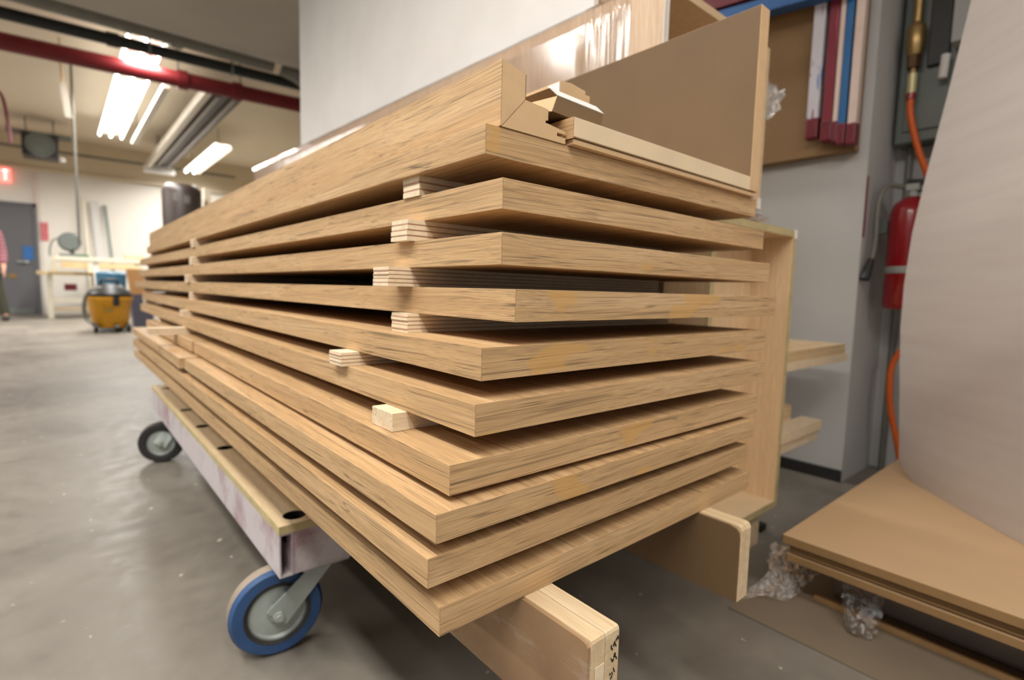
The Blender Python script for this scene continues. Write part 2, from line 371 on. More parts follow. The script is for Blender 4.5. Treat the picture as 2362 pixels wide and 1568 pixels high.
struct('wall_right', box(bm_(), 2.26, 2.40, .668, 4.2, 0, 3.05), M['wall_grey'], 'cool white partition wall behind the planks and brown board')
struct('wall_recess', box(bm_(), 2.60, 2.74, -3, .70, 0, 3.05), M['wall_grey'], 'recessed white wall behind the fire extinguisher')
struct('wall_back', box(bm_(), .9, 6.5, -3.2, -3.0, 0, 3.05), M['wall_grey'], 'unseen white wall behind the camera, added to block world light')  # unseen blocker, keeps world light off the lower right
struct('trim_1', box(bm_(), 2.40, 2.60, .668, .74, 0, 3.05), M['wall_grey'], 'white end return of the partition wall')
struct('baseboard_right', box(bm_(), 2.248, 2.26, .668, 4.2, 0, .045), M['base'], 'black base strip along the partition wall')

# far door, frame
d = bm_(); box(d, -1.25, -.30, 13.95, 13.995, 0.0, 2.08)
door = struct('door_1', d, M['door_grey'], 'charcoal grey steel door in the far wall')
b = bm_(); cyl(b, (-.42, 13.95, 1.02), (-.42, 13.88, 1.02), .028); cyl(b, (-.42, 13.885, 1.02), (-.56, 13.885, 1.02), .012); obj('door_handle', b, M['steel_zinc'], door)
obj('kick_plate', box(bm_(), -1.2, -.35, 13.94, 13.95, .02, .12), M['steel_grey'], door)
obj('latch_plate', box(bm_(), -.70, -.58, 13.94, 13.95, .70, .78), M['brass'], door)
b = bm_(); box(b, -.30, -.24, 13.93, 14, 0, 2.14); box(b, -1.31, -1.25, 13.93, 14, 0, 2.14); box(b, -1.31, -.24, 13.93, 14, 2.08, 2.14)
struct('trim_2', b, M['door_grey'], 'charcoal steel frame around the far door')
t = thing('exit_sign', 'lit red exit sign on the white wall above the far door', 'sign', (-.82, 13.97, 2.49))
obj('housing', box(bm_(), -1.08, -.575, 13.93, 14.0, 2.49, 2.75, .01), M['exit'], t)
for k, ch in enumerate('EXIT'):
    x = -1.05+k*.118; b = bm_(); y0, y1, z0, z1 = 13.918, 13.931, 2.53, 2.71; s = .02
    if ch == 'E':
        box(b, x, x+s, y0, y1, z0, z1)
        for zz in (z0, (z0+z1)/2-s/2, z1-s): box(b, x+s, x+.085, y0, y1, zz, zz+s)
    elif ch == 'X':
        for sg in (1, -1): box(b, -.105, .105, y0, y1, -s/2, s/2, 0, Matrix.Translation((x+.042, 0, (z0+z1)/2)) @ Matrix.Rotation(sg*1.13, 4, 'Y'))
    elif ch == 'I': box(b, x+.03, x+.03+s, y0, y1, z0, z1)
    else: box(b, x+.032, x+.032+s, y0, y1, z0, z1); box(b, x, x+.085, y0, y1, z1-s, z1)
    obj('letter', b, M['exit_letter'], t)
one('notice_sign', box(bm_(), -.20, -.09, 13.975, 14, 1.45, 1.80, .004), plain('notice_red_pink', srgb(206, 110, 116), .6, var=.2, vs=12), 'pink-red notice on the wall right of the far door', 'sign')
one('door_placard', box(bm_(), -.47, -.32, 13.935, 13.95, 1.06, 1.32, .004), M['blue'], 'round-cornered blue placard on the grey far door', 'sign')

# ------------------------------------------------------------------ ceiling services
def hpipe(name, pL, pR, r_, mat, label, couplings=(), hangers=(), cat='pipe'):
    pL, pR = Vector(pL), Vector(pR); t = thing(name, label, cat, (pL+pR)/2)
    obj('pipe_run', cyl(bm_(), pL, pR, r_, seg=20), mat, t, smooth=True)
    for f in couplings:
        c = pL.lerp(pR, f); dd = (pR-pL).normalized(); obj('coupling', cyl(bm_(), c-dd*.05, c+dd*.05, r_*1.22, seg=20), mat, t, smooth=True)
    for f in hangers:
        c = pL.lerp(pR, f); b = bm_(); ring(b, c, pR-pL, [(r_*1.05, -.012), (r_*1.18, -.012), (r_*1.18, .012), (r_*1.05, .012), (r_*1.05, -.012)], 16)
        top = 3.45 if c.y > 6.15 else 3.05
        cyl(b, c+Vector((0, 0, r_)), (c.x, c.y, top), .008, seg=8); obj('hanger', b, M['steel_grey'], t)
    return t
hpipe('sprinkler_pipe', (-2.6, 7.55, 2.985), (4.8, 6.9, 2.985), .085, M['red_pipe'], 'dark red sprinkler main crossing below the black pipe', (.51, .585), (.2, .505, .59, .8))
hpipe('gas_pipe', (-2.6, 6.85, 3.03), (4.8, 6.40, 3.03), .055, M['black_pipe'], 'black iron pipe running just above the red pipe', (.42,), (.3, .46, .56, .66))
hpipe('air_duct', (-2.6, 6.46, 3.16), (1.9, 6.36, 3.13), .10, M['grey_duct'], 'round grey duct along the soffit edge', (.5, .8), ())
b = bm_(); tube(b, [(1.99, 6.355, 3.10), (2.15, 6.33, 3.05), (2.3, 6.25, 2.95), (2.36, 5.9, 2.93), (2.36, 5.2, 2.93)], .085, 14)
one('duct_elbow', b, M['grey_duct'], 'grey duct elbow turning under the soffit beside the white sheet', 'duct', smooth=True)

def strip_light(loc, length, z, label, lit=True, width=.30, n=2, group=None, power=None, drop=.05):
    x, y = loc; t = thing('strip_light', label, 'light', (x, y, z), 0, group)
    b = bm_(); prism(b, [(x-width/2, z), (x-width/2+.05, z+.07), (x+width/2-.05, z+.07), (x+width/2, z), (x+width/2-.01, z), (x+width/2-.055, z+.055), (x-width/2+.055, z+.055), (x-width/2+.01, z)], 'Y', y-length/2, y+length/2)
    obj('housing', b, M['offwhite'], t)
    for k in range(n):
        xx = x+(k-(n-1)/2)*width*.45
        obj('tube_lamp', cyl(bm_(), (xx, y-length/2+.03, z+.02), (xx, y+length/2-.03, z+.02), .019, seg=12), M['tube'] if lit else M['offwhite'], t, smooth=True)
    for s in (-1, 1): obj('hanger', cyl(bm_(), (x, y+s*length*.4, z+.07), (x, y+s*length*.4, 3.05 if y < 6 else 3.45), .006, seg=8), M['steel_grey'], t)
    if lit:
        L = bpy.data.lights.new('strip_light_glow', 'AREA'); L.shape = 'RECTANGLE'; L.size = width*.9; L.size_y = length*.95
        L.energy = power if power else LAMP_W*length; L.color = (1, .965, .915); L.spread = math.radians(165)
        lo = bpy.data.objects.new('strip_light_glow', L); COL.objects.link(lo); lo.parent = t; lo.location = (0, 0, -.012)
    return t
strip_light((.80, 9.18), 4.85, 3.13, 'lit triple-tube strip light hanging left of the long unlit reflector', width=.34, n=3, power=170)
strip_light((2.28, 12.0), 3.0, 3.05, 'lit strip light low over the dark drum', width=.34, n=2, power=110)
strip_light((-2.2, 10.2), 3.6, 3.13, 'lit strip light over the far left aisle', n=2, power=150)
strip_light((-.75, .35), 3.0, 2.62, 'lit strip light over the left aisle beside the slab stack', n=2, power=58)
strip_light((-1.45, 2.95), 1.2, 2.72, 'short lit strip light over the open floor left of the stack', n=2, power=30)
strip_light((-3.2, 3.2), 3.0, 2.72, 'added fill strip light over the far side of the open floor', n=2, power=60)  # unseen lamp added as fill from the left
strip_light((-.1, -1.9), 2.6, 2.75, 'lit strip light above the near end of the aisle', n=2, power=40)
strip_light((1.75, 2.6), 2.4, 2.78, 'lit strip light over the wrapped carcass', n=2, power=16)
t = thing('cable_tray', 'thin pale cable tray between the two ceiling fixtures', 'tray', (1.09, 9.4, 3.0))
obj('tray', box(bm_(), 1.05, 1.13, 7.7, 11.2, 3.0, 3.06, .01), M['offwhite'], t)
for yy in (8.2, 10.8): obj('hanger', cyl(bm_(), (1.09, yy, 3.06), (1.09, yy, 3.45), .006, seg=8), M['steel_grey'], t)
t = thing('reflector_fixture', 'long unlit reflector with white rim and dark trough', 'light', (1.7, 10.2, 3.0))
obj('rim', box(bm_(), 1.45, 1.53, 7.5, 13.1, 2.98, 3.10, .01), M['offwhite'], t)
obj('trough', box(bm_(), 1.53, 1.90, 7.5, 13.1, 3.04, 3.10), plain('trough_dark_grey', srgb(62, 54, 46), .5), t)
for xx in (1.62, 1.80): obj('tube_lamp', cyl(bm_(), (xx, 7.6, 3.02), (xx, 12.9, 3.02), .03), plain('dead_tube', srgb(120, 108, 98), .3), t, smooth=True)
b = bm_(); box(b, 1.42, 1.95, 13.1, 13.25, 2.9, 3.05, .01); obj('end_cap', b, M['white'], t)
obj('hanger', box(bm_(), 1.55, 1.57, 8.5, 8.52, 3.10, 3.45), M['steel_grey'], t); obj('hanger', box(bm_(), 1.55, 1.57, 12.2, 12.22, 3.10, 3.45), M['steel_grey'], t)
t = thing('unit_heater', 'dark unit heater hanging near the far wall above the door', 'heater', (-.12, 12.6, 2.75))
obj('casing', box(bm_(), -.36, .12, 12.3, 12.8, 2.78, 3.16, .03), M['black'], t)
b = bm_(); ring(b, (-.12, 12.28, 2.97), (0, -1, 0), [(.0, 0), (.16, 0), (.18, .02), (.20, .02), (.20, -.02)], 24); obj('fan_guard', b, M['steel_grey'], t)
b = bm_(); box(b, -.55, .30, 12.4, 12.7, 3.16, 3.20); obj('mount_rail', b, M['steel_grey'], t)
for x in (-.3, .06): obj('hanger', cyl(bm_(), (x, 12.55, 3.2), (x, 12.55, 3.45), .01, seg=8), M['steel_grey'], t)
b = bm_(); ring(b, (.16, 12.3, 2.72), (0, 0, 1), [(0, 0), (.04, .01), (.05, .05), (.03, .08), (0, .08)], 12); cyl(b, (.14, 12.3, 2.79), (.10, 12.35, 2.85), .01); obj('thermostat_lamp', b, M['white'], t)
def conduit(p, q, r_, mat, label): return one('conduit', cyl(bm_(), p, q, r_, seg=10), mat, label, 'conduit', smooth=True)
conduit((-2, 13.6, 3.12), (3.2, 13.6, 3.12), .03, M['grey_duct'], 'thin grey conduit crossing high along the far wall')
conduit((-2, 13.93, 2.80), (4.2, 13.93, 2.80), .03, M['wall_beige'], 'beige conduit along the top of the white wall')
conduit((-.25, 13.95, 1.9), (-.25, 13.95, 2.8), .018, M['pale_pink'], 'short pale conduit dropping to the door frame')
t = thing('air_drop', 'pale hanging air drop left of the lit strip light', 'hose drop', (.155, 8.24, 2.57))
obj('drop_box', hexa(bm_(), [(.15, 8.2, 2.57), (.215, 8.2, 2.57), (.215, 8.26, 2.57), (.15, 8.26, 2.57), (.11, 8.2, 2.95), (.175, 8.2, 2.95), (.175, 8.26, 2.95), (.11, 8.26, 2.95)]), M['offwhite'], t)
obj('cord', cyl(bm_(), (.143, 8.23, 2.95), (.13, 8.23, 3.45), .012, seg=8), M['bench_top'], t)
b = bm_(); tube(b, [(-.60, 10.5, 3.45), (-.55, 10.5, 3.33), (-.47, 10.5, 3.2), (-.43, 10.5, 2.85), (-.42, 10.5, 2.6)], .02, 8); one('bent_pipe', b, M['maroon'], 'bent maroon pipe near the unit heater', 'pipe', smooth=True)
conduit((.245, 9.0, 1.15), (.245, 9.0, 3.45), .016, M['grey_duct'], 'grey drop pipe hanging from the ceiling left of the strip light')

# ------------------------------------------------------------------ far end: bench, saw, boards, vacuum, drum, person
t = thing('workbench', 'cream workbench with thick wooden top beside the far door', 'workbench', (.25, 12.9, 0))
obj('bench_top', box(bm_(), -.27, .62, 12.55, 13.3, .78, .84, .008), M['bench_top'], t)
for x, y in ((-.10, 12.62), (.55, 12.62), (-.10, 13.22), (.55, 13.22)): obj('leg', box(bm_(), x-.04, x+.04, y-.04, y+.04, 0, .78), M['bench_frame'], t)
obj('stretcher', box(bm_(), -.06, .51, 12.60, 12.66, .28, .36), M['bench_frame'], t)
obj('lower_shelf', box(bm_(), -.10, .55, 12.66, 13.2, .14, .17), M['ply_y'], t)
for x in (-.02, .50): obj('shelf_post', box(bm_(), x-.045, x+.045, 12.95, 13.04, .84, 1.13), M['bench_frame'], t)
obj('back_rail', box(bm_(), .07, 1.2, 13.0, 13.05, .92, 1.03), M['bench_top'], t)
t = thing('saw_stand', 'long white saw stand with pale fence right of the workbench', 'stand', (.85, 12.3, 0))
obj('top_rail', box(bm_(), .0, 1.30, 12.1, 12.5, 1.03, 1.10, .006), M['bench_frame'], t)
obj('front_fence', box(bm_(), .62, 1.22, 12.05, 12.1, .92, .98, .004), M['bench_top'], t)
for x in (.58, 1.20):
    obj('leg', hexa(bm_(), [(x-.04, 12.15, 0), (x+.04, 12.15, 0), (x+.04, 12.24, 0), (x-.04, 12.24, 0), (x-.08, 12.15, 1.03), (x, 12.15, 1.03), (x, 12.24, 1.03), (x-.08, 12.24, 1.03)]), M['white'], t)
obj('brace', box(bm_(), .54, 1.20, 12.17, 12.20, .48, .53), M['green'], t)
for z in (.04, .32): obj('foot_pad', box(bm_(), .45, .53, 12.12, 12.2, z, z+.14, .01), M['green'], t)
t = thing('mitre_saw', 'grey mitre saw with round guard on the white stand', 'saw', (.2, 12.3, 1.10))
b = bm_(); ring(b, (.20, 12.2, 1.36), (0, 1, 0), [(0, 0), (.14, 0), (.165, .03), (.165, .10), (.12, .14), (0, .14)], 26); obj('blade_guard', b, M['steel_grey'], t, smooth=True)
b = bm_(); cyl(b, (.20, 12.3, 1.38), (.33, 12.3, 1.40), .07, seg=16); obj('motor', b, M['grey_duct'], t, smooth=True)
b = bm_(); tube(b, [(.06, 12.27, 1.42), (-.03, 12.27, 1.36), (-.07, 12.27, 1.22), (-.07, 12.27, 1.10)], .014, 8); obj('dust_hose', b, M['grey_duct'], t, smooth=True)
obj('saw_base', box(bm_(), .05, .40, 12.15, 12.45, 1.10, 1.15, .01), M['steel_grey'], t)
obj('arm', hexa(bm_(), [(.20, 12.28, 1.15), (.27, 12.28, 1.15), (.27, 12.36, 1.15), (.20, 12.36, 1.15), (.17, 12.28, 1.30), (.24, 12.28, 1.30), (.24, 12.36, 1.30), (.17, 12.36, 1.30)]), M['steel_grey'], t)
obj('table_insert', box(bm_(), .30, .46, 12.12, 12.16, 1.10, 1.14), M['green'], t)
for k, (x0, x1, w_, mm, lb) in enumerate(((.44, .52, .06, 'bench_frame', 'narrow tan board leaning nearest the saw'), (.57, .70, .13, 'wall_grey', 'wide grey-white board leaning on the far wall between two others'), (.78, .92, .06, 'steel_grey', 'slim grey board leaning furthest right behind the saw stand'))):
    z1 = 2.36-k*.06; b = bm_(); hexa(b, [(x1, 13.5, 0), (x1+w_, 13.5, 0), (x1+w_, 13.53, 0), (x1, 13.53, 0), (x0, 13.94, z1), (x0+w_, 13.94, z1), (x0+w_, 13.97, z1), (x0, 13.97, z1)])
    one('leaning_board', b, M[mm], lb, 'board', 'boards leaning on the far wall')
one('parts_box', box(bm_(), .98, 1.26, 12.2, 12.4, 1.10, 1.17, .006), M['tan_box'], 'flat tan box on the right of the white saw stand', 'box')
one('slate_bin', hexa(bm_(), [(.88, 9.95, 0), (1.12, 9.95, 0), (1.12, 10.25, 0), (.88, 10.25, 0), (.84, 9.93, .50), (1.16, 9.93, .50), (1.16, 10.27, .50), (.84, 10.27, .50)]), plain('slate_plastic', srgb(86, 84, 96), .5), 'dark slate bin behind the shop vacuum', 'bin')
one('cardboard_box', hexa(bm_(), [(.87, 9.95, .501), (1.13, 9.95, .501), (1.13, 10.25, .501), (.87, 10.25, .501), (.82, 9.95, .88), (1.10, 9.95, .88), (1.10, 10.25, .88), (.82, 10.25, .88)]), M['cardboard'], 'brown cardboard box on the slate bin behind the vacuum', 'box')
b = bm_(); ring(b, (.60, 9.65, 0), (0, 0, 1), [(0, 0), (.15, 0), (.17, .5), (.18, .80), (.16, .82), (0, .82)], 20); one('plastic_tub', b, M['plastic_jug'], 'blue plastic tub behind the shop vacuum', 'tub', smooth=True)
one('red_toolbox', box(bm_(), .10, .28, 12.7, 12.9, .50, .62, .01), M['maroon'], 'small red toolbox hanging under the workbench top', 'toolbox')

t = thing('shop_vacuum', 'yellow shop vacuum with black motor head on castors', 'vacuum', (.54, 9.10, 0))
cx, cy = .54, 9.10
b = bm_(); prof = [(.235, .45), (.24, .48), (.262, .48), (.262, .45), (.245, .43), (.20, .08), (.18, .06), (0, .06)]
ring(b, (cx, cy, 0), (0, 0, 1), prof, 28); obj('tank', b, M['yellow'], t, smooth=True)
b = bm_(); ring(b, (cx, cy, 0), (0, 0, 1), [(.245, .48), (.25, .52), (.21, .57), (.16, .62), (.12, .65), (0, .66)], 28); head = obj('motor_head', b, M['black'], t, smooth=True)
b = bm_(); tube(b, [(cx-.10, cy-.05, .64), (cx-.08, cy-.05, .70), (cx+.06, cy-.05, .71), (cx+.10, cy-.05, .65)], .018, 8); obj('carry_handle', b, M['black'], head, smooth=True)
b = bm_(); box(b, cx+.02, cx+.09, cy-.268, cy-.225, .36, .53, .008); obj('latch', b, M['black'], t)
b = bm_(); tube(b, [(cx-.10, cy-.20, .60), (cx-.22, cy-.26, .56), (cx-.28, cy-.2, .40), (cx-.27, cy-.15, .2), (cx-.20, cy-.24, .12)], .022, 8); obj('suction_hose', b, M['grey_duct'], t, smooth=True)
for ax, ay in ((-.17, -.17), (.05, -.23), (.19, -.12), (.12, .18), (-.15, .17)):
    b = bm_(); cyl(b, (cx+ax-.022, cy+ay, .06), (cx+ax+.022, cy+ay, .06), .06, seg=16); obj('castor', b, M['black'], t, smooth=True)
b = bm_(); box(b, cx-.09, cx+.02, cy-.25, cy-.232, .28, .34); obj('tank_label', b, plain('vac_label', srgb(150, 116, 34), .5), t)

t = thing('dust_drum', 'tall dark drum with rounded shoulder behind the far end of the slabs', 'drum', (1.57, 10.0, 0))
b = bm_(); ring(b, (1.57, 10.0, 0), (0, 0, 1), [(0, 0), (.27, 0), (.275, .02), (.275, 2.12), (.26, 2.19), (.21, 2.24), (0, 2.25)], 32); obj('drum_body', b, plain('drum_dark_brown', srgb(58, 48, 46), .4, var=.1), t, smooth=True)
for a0, a1, z0 in ((-2.15, -1.95, 1.96), (-1.62, -1.30, 1.93)):
    b = bm_(); n = 6
    for k in range(n):
        a = a0+(a1-a0)*k/n; aa = a+(a1-a0)/n*.6
        hexa(b, [(1.57+math.cos(q)*r_, 10+math.sin(q)*r_, z) for z in (z0, z0+.12) for (q, r_) in ((a, .274), (aa, .274), (aa, .279), (a, .279))])
    obj('stencil_mark', b, M['grey_duct'], t, label='pale stencilled marks')
one('support_post', box(bm_(), 1.92, 2.03, 10.2, 10.32, 0, 2.28), M['ceil'], 'cream square post right of the dark drum', 'post')
b = bm_(); box(b, 2.6, 3.6, 9.6, 10.6, 1.55, 2.35, .02); box(b, 2.7, 3.5, 9.7, 10.5, 0, 1.55); one('machine_cabinet', b, plain('machine_olive', srgb(110, 98, 74), .6), 'dim olive machine cabinet behind the slab stack', 'cabinet')
b = bm_(); box(b, 2.75, 3.0, 8.2, 8.4, 2.30, 2.62, .02); cyl(b, (2.95, 8.15, 2.55), (2.95, 8.4, 2.55), .17, seg=24); cyl(b, (2.9, 8.35, 2.6), (2.9, 8.35, 3.45), .02)
one('ceiling_fan_motor', b, plain('fan_brown', srgb(92, 76, 62), .5), 'dark round hanging fan motor beside the white sheet', 'fan', smooth=True)

# person at the left frame edge, far away (arm and leg in view)
def skinned(name, verts, edges, radii, mat, parent=None, sub=2, root=0):
    me = bpy.data.meshes.new(name); me.from_pydata(verts, edges, []); me.materials.append(mat)
    o = bpy.data.objects.new(name, me); COL.objects.link(o)
    md = o.modifiers.new('skin', 'SKIN'); md.use_smooth_shade = True
    sv = me.skin_vertices[0].data
    for i, r_ in enumerate(radii): sv[i].radius = r_ if isinstance(r_, tuple) else (r_, r_)
    sv[root].use_root = True
    s = o.modifiers.new('sub', 'SUBSURF'); s.levels = sub; s.render_levels = sub
    if parent: o.parent = parent
    return o
PX, PY = -.88, 12.0
V = [(0, 0, .95), (0, 0, 1.12), (0, 0, 1.30), (0, 0, 1.42), (0, 0, 1.50), (0, -.01, 1.58), (0, -.02, 1.67), (0, -.01, 1.73)]
R_ = [(.15, .11), (.14, .10), (.16, .11), (.13, .09), .055, (.065, .075), (.075, .095), .06]
Eg = [(0, 1), (1, 2), (2, 3), (3, 4), (4, 5), (5, 6), (6, 7)]
def chain(start, pts, rad):
    prev = start
    for p, q in zip(pts, rad): V.append(p); R_.append(q); Eg.append((prev, len(V)-1)); prev = len(V)-1
    return prev
for s in (-1, 1):
    wr = chain(3, [(s*.18, 0, 1.40), (s*.225, .01, 1.12), (s*.235, -.06, .88), (s*.24, -.08, .83)], [.058, .045, .033, (.022, .038)])
    for j, (dy, ln) in enumerate(((-.028, .072), (-.010, .082), (.008, .078), (.026, .062))):
        chain(wr, [(s*.24, -.08+dy, .79), (s*.238, -.085+dy, .79-ln*.55), (s*.232, -.09+dy, .79-ln)], [.010, .009, .008])
    chain(wr, [(s*.227, -.118, .81), (s*.217, -.13, .775)], [.011, .009])
    fx = .22 if s > 0 else .10; kx = .15 if s > 0 else .10
    chain(0, [(s*.10, 0, .88), (s*kx, -.01, .50), (s*fx, .02, .10), (s*fx, -.07, .05), (s*fx, -.15, .04)], [.085, .06, .042, .04, .035])
V2 = [(x+PX, y+PY, z) for x, y, z in V]
person = skinned('person', V, Eg, R_, M['skin']); person.location = (PX, PY, 0); MW[person] = Matrix.Translation((PX, PY, 0))
tag(person, 'person in a plaid shirt and dark trousers standing at the left edge by the door', 'person')
sh = skinned('shirt', [(0, 0, .90), (0, 0, 1.12), (0, 0, 1.30), (0, 0, 1.42), (0, 0, 1.47), (.18, 0, 1.40), (.225, .01, 1.12), (.235, -.055, .90), (-.18, 0, 1.40), (-.225, .01, 1.12), (-.235, -.055, .90)],
        [(0, 1), (1, 2), (2, 3), (3, 4), (3, 5), (5, 6), (6, 7), (3, 8), (8, 9), (9, 10)], [(.175, .13), (.165, .125), (.18, .13), (.15, .11), .07, .08, .064, .052, .08, .064, .052], M['plaid'], person)
tr_ = skinned('trousers', [(0, 0, 1.0), (0, 0, .92), (.10, 0, .86), (.15, -.01, .50), (.22, .02, .055), (-.09, 0, .86), (-.10, -.01, .50), (-.10, .02, .055)],
        [(0, 1), (1, 2), (2, 3), (3, 4), (1, 5), (5, 6), (6, 7)], [(.165, .125), (.165, .125), .10, .078, .068, .10, .078, .068], M['trousers'], person)
skinned('hair', [(0, .01, 1.70), (0, .0, 1.745), (0, .05, 1.66)], [(0, 1), (0, 2)], [(.082, .10), .06, .05], M['hair'], person)
for fx in (-.10, .22): skinned('shoe', [(fx, .03, .05), (fx, -.07, .045), (fx, -.17, .035)], [(0, 1), (1, 2)], [(.056, .06), (.056, .056), .048], M['black'], person)

# ================================================================== the slab stack
SL = [  # corner x, corner y, top z, yaw, thickness, far y
 (.3485, .4569, .8748, -.0028, .0316, 3.30), (.3589, .4392, .8182, .0044, .0324, 3.50), (.3441, .4206, .7593, .0004, .0330, 3.55), (.3499, .4039, .7018, .0067, .0337, 3.60),
 (.3128, .4096, .6437, -.0058, .0333, 3.30), (.2976, .3979, .5913, -.0030, .0319, 3.15), (.2696, .3979, .5375, -.0080, .0298, 1.67), (.2467, .3845, .5005, .0010, .0275, 1.60),
 (.2431, .3916, .4577, .0029, .0284, 2.74), (.2541, .3880, .4092, .0057, .0287, 2.78)]
SW = .613
ORD = ['topmost', 'second', 'third', 'fourth', 'fifth', 'sixth', 'seventh', 'eighth', 'ninth', 'bottom']
EXTRA = ['under the profiles', 'with yellow filler patches on its end', 'above the long plywood spacer', 'at eye level with its corner furthest right', '', '', 'carrying the pale square stick', 'close under the seventh', '', 'resting on the two beams']
def slab(x, y, zt, th, T, yf, lab, W=SW, name='veneered_slab'):
    t = thing(name, lab, 'slab', (x, y, zt-T), th, 'veneered slabs in the stack'); m_ = MW[t]
    L = yf-y; e = .0012
    def P(nm, x0, x1, y0, y1, z0, z1, mat, bev=.0005):
        b = box(bm_(), x0, x1, y0, y1, z0, z1, bev); b.transform(m_); return obj(nm, b, mat, t)
    P('panel_core', e, W, e, L, 0, T, M['veneer_top'])
    P('long_edge_band', 0, e, 0, L, .0001, T-.0001, M['veneer_y'], .0005)
    P('end_edge_band', e, W, 0, e, .0001, T-.0001, M['veneer_x'], .0004)
    return t
for i, (x, y, zt, th, T, yf) in enumerate(SL):
    ex = (' '+EXTRA[i]) if EXTRA[i] else ' of the stack'
    slab(x, y, zt, th, T, yf, f'{ORD[i]} oak-veneered slab{ex}' if i not in (0, 9) else f'{ORD[i]} oak-veneered slab of the stack{ex}')
slab(.278, 1.69, .5375, -.004, .0298, 2.72, 'far short slab butted behind the seventh slab, under the sticking-out spacer', W=.60)
slab(.236, 1.62, .5005, -.004, .0275, 2.80, 'far short slab butted behind the eighth slab, standing slightly proud', W=.61)

def ply_spacer(x0, y0, z0, z1, w_, L, lab, name='plywood_spacer', n=None, group='spacers near the slab corner', yaw=0):
    t = thing(name, lab, 'spacer', (x0, y0, z0), yaw, group); m_ = MW[t]
    n = n or 7; u_ = (z1-z0)/(((n+1)//2)*1.0+(n//2)*.36); z = 0
    for k in range(n):
        dk = k % 2 == 1; h = u_*(.36 if dk else 1.0)
        j = random.uniform(0, .0016); jj = random.uniform(0, .0005) + (.0004 if dk else 0)
        b = box(bm_(), j, L, jj, w_-jj, z, z+h*.999); b.transform(m_); z += h
        obj('ply_layer', b, M['ply_dark' if dk else 'ply_light'], t)
    return t
def gapz(i): return SL[i+1][2], SL[i][2]-SL[i][4]      # between slab i and i+1
SPN = [(.355, .602), (.333, .593), (.313, .604), (.332, .590), (.288, .691), (.280, .529)]
SLAB_PAIR = ['first and second', 'second and third', 'third and fourth', 'fourth and fifth', 'fifth and sixth', 'sixth and seventh']
for i, (x, y) in enumerate(SPN):
    z0, z1 = gapz(i); z0 += .0002; z1 -= .0002
    if i < 5: ply_spacer(x, y, z0, z1, .042, .58 if i > 1 else .55, f'near plywood spacer between the {SLAB_PAIR[i]} slabs', n=(5, 7, 9, 9, 7)[i])
    else:
        b = box(bm_(), x, x+.56, y, y+.050, z0, z1, .0008)
        one('softwood_stick', b, M['whitewood'], 'pale solid softwood stick between the sixth and seventh slabs', 'spacer', 'spacers near the slab corner')
for i, (x, y) in enumerate([(.345, 2.02), (.340, 2.02), (.330, 2.05), (.336, 2.02), (.303, 1.99)]):
    z0, z1 = gapz(i); ply_spacer(x, y, z0+.0002, z1-.0002, .05, .55, f'far plywood spacer between the {SLAB_PAIR[i]} slabs', n=5, group='spacers in the far column')
z0, z1 = gapz(5); ply_spacer(.205, 1.93, z0+.0004, z1-.0004, .05, .5, 'long spacer sticking far out between sixth and seventh slabs at the far end', n=5, group='spacers in the far column')
for i in range(6):
    z0, z1 = gapz(i); yy = SL[i][5]-.12 if i < 5 else 2.55
    ply_spacer(SL[i][0]+.012, yy, z0+.0002, z1-.0002, .05, .5, f'end spacer at the far tip between the {SLAB_PAIR[i]} slabs', n=3, group='spacers at the far tip')
for i in (6, 7, 8):       # hidden thin packers keep the lower slabs apart
    z0, z1 = gapz(i)
    for yy, wd in ((.80, 'near'), (1.45, 'middle'), (2.3, 'far')): one('packer_strip', box(bm_(), .42, .82, yy, yy+.04, z0+.0003, z1-.0003), M['ply_y'], f'{wd} thin packer strip between the {ORD[i]} and {ORD[i+1]} slabs', 'spacer', 'packer strips between the lower slabs')

# ------------------------------------------------------------------ profiles and offcuts on top
ZT = SL[0][2]+.0006
t = thing('rebated_profile', 'stepped L-shaped MDF profile with veneered face lying on the top slab', 'profile', (.368, .455, ZT), 0)
b = prism(bm_(), [(.368, ZT), (.4013, .9105), (.4013, .937), (.368, .944)], 'Y', .455, 3.28); obj('upright_leg', b, M['mdf_edge'], t)
b = prism(bm_(), [(.3690, ZT), (.467, ZT), (.467, .8822), (.4525, .8822), (.4525, .8862), (.467, .8862), (.467, .8895), (.4375, .8928), (.4335, .8928), (.4335, .8962), (.4375, .8962), (.4375, .9085), (.4022, .9105)], 'Y', .4552, 3.28); obj('foot_leg', b, M['mdf_edge'], t)
b = box(bm_(), .3668, .3680, .4549, 3.28, ZT, .9441, .0004); obj('veneer_face', b, M['veneer_y'], t)
b = box(bm_(), .4013, .4021, .4549, 3.28, .9112, .9372); obj('inner_lining', b, M['mdf_face'], t)

t = thing('corner_profile', 'tall brown MDF corner profile with pale cut ends on the top slab', 'profile', (.70, .445, ZT), 0)
b = bm_(); box(b, .4705, .914, .445, 3.2, .8835, .9058, .0006); obj('foot_board', b, M['mdf_pale'], t)
b = bm_(); box(b, .4725, .942, .4475, 3.2, ZT, .8815, .0006); obj('foot_lip', b, M['mdf_edge'], t)
b = bm_(); box(b, .4740, .935, .451, 3.2, .8815, .8835); obj('shadow_groove', b, M['mdf_face'], t)
b = bm_(); box(b, .4693, .4705, .4452, 3.2, .8815, .9056); obj('veneer_edge', b, M['veneer_y'], t)
b = bm_(); box(b, .9145, .9450, .445, 3.2, .8835, 1.188, .0008); obj('upright_board', b, M['mdf_edge'], t)
b = bm_(); box(b, .9136, .9145, .446, 3.2, .9058, 1.187); obj('upright_face', b, M['mdf_face'], t)

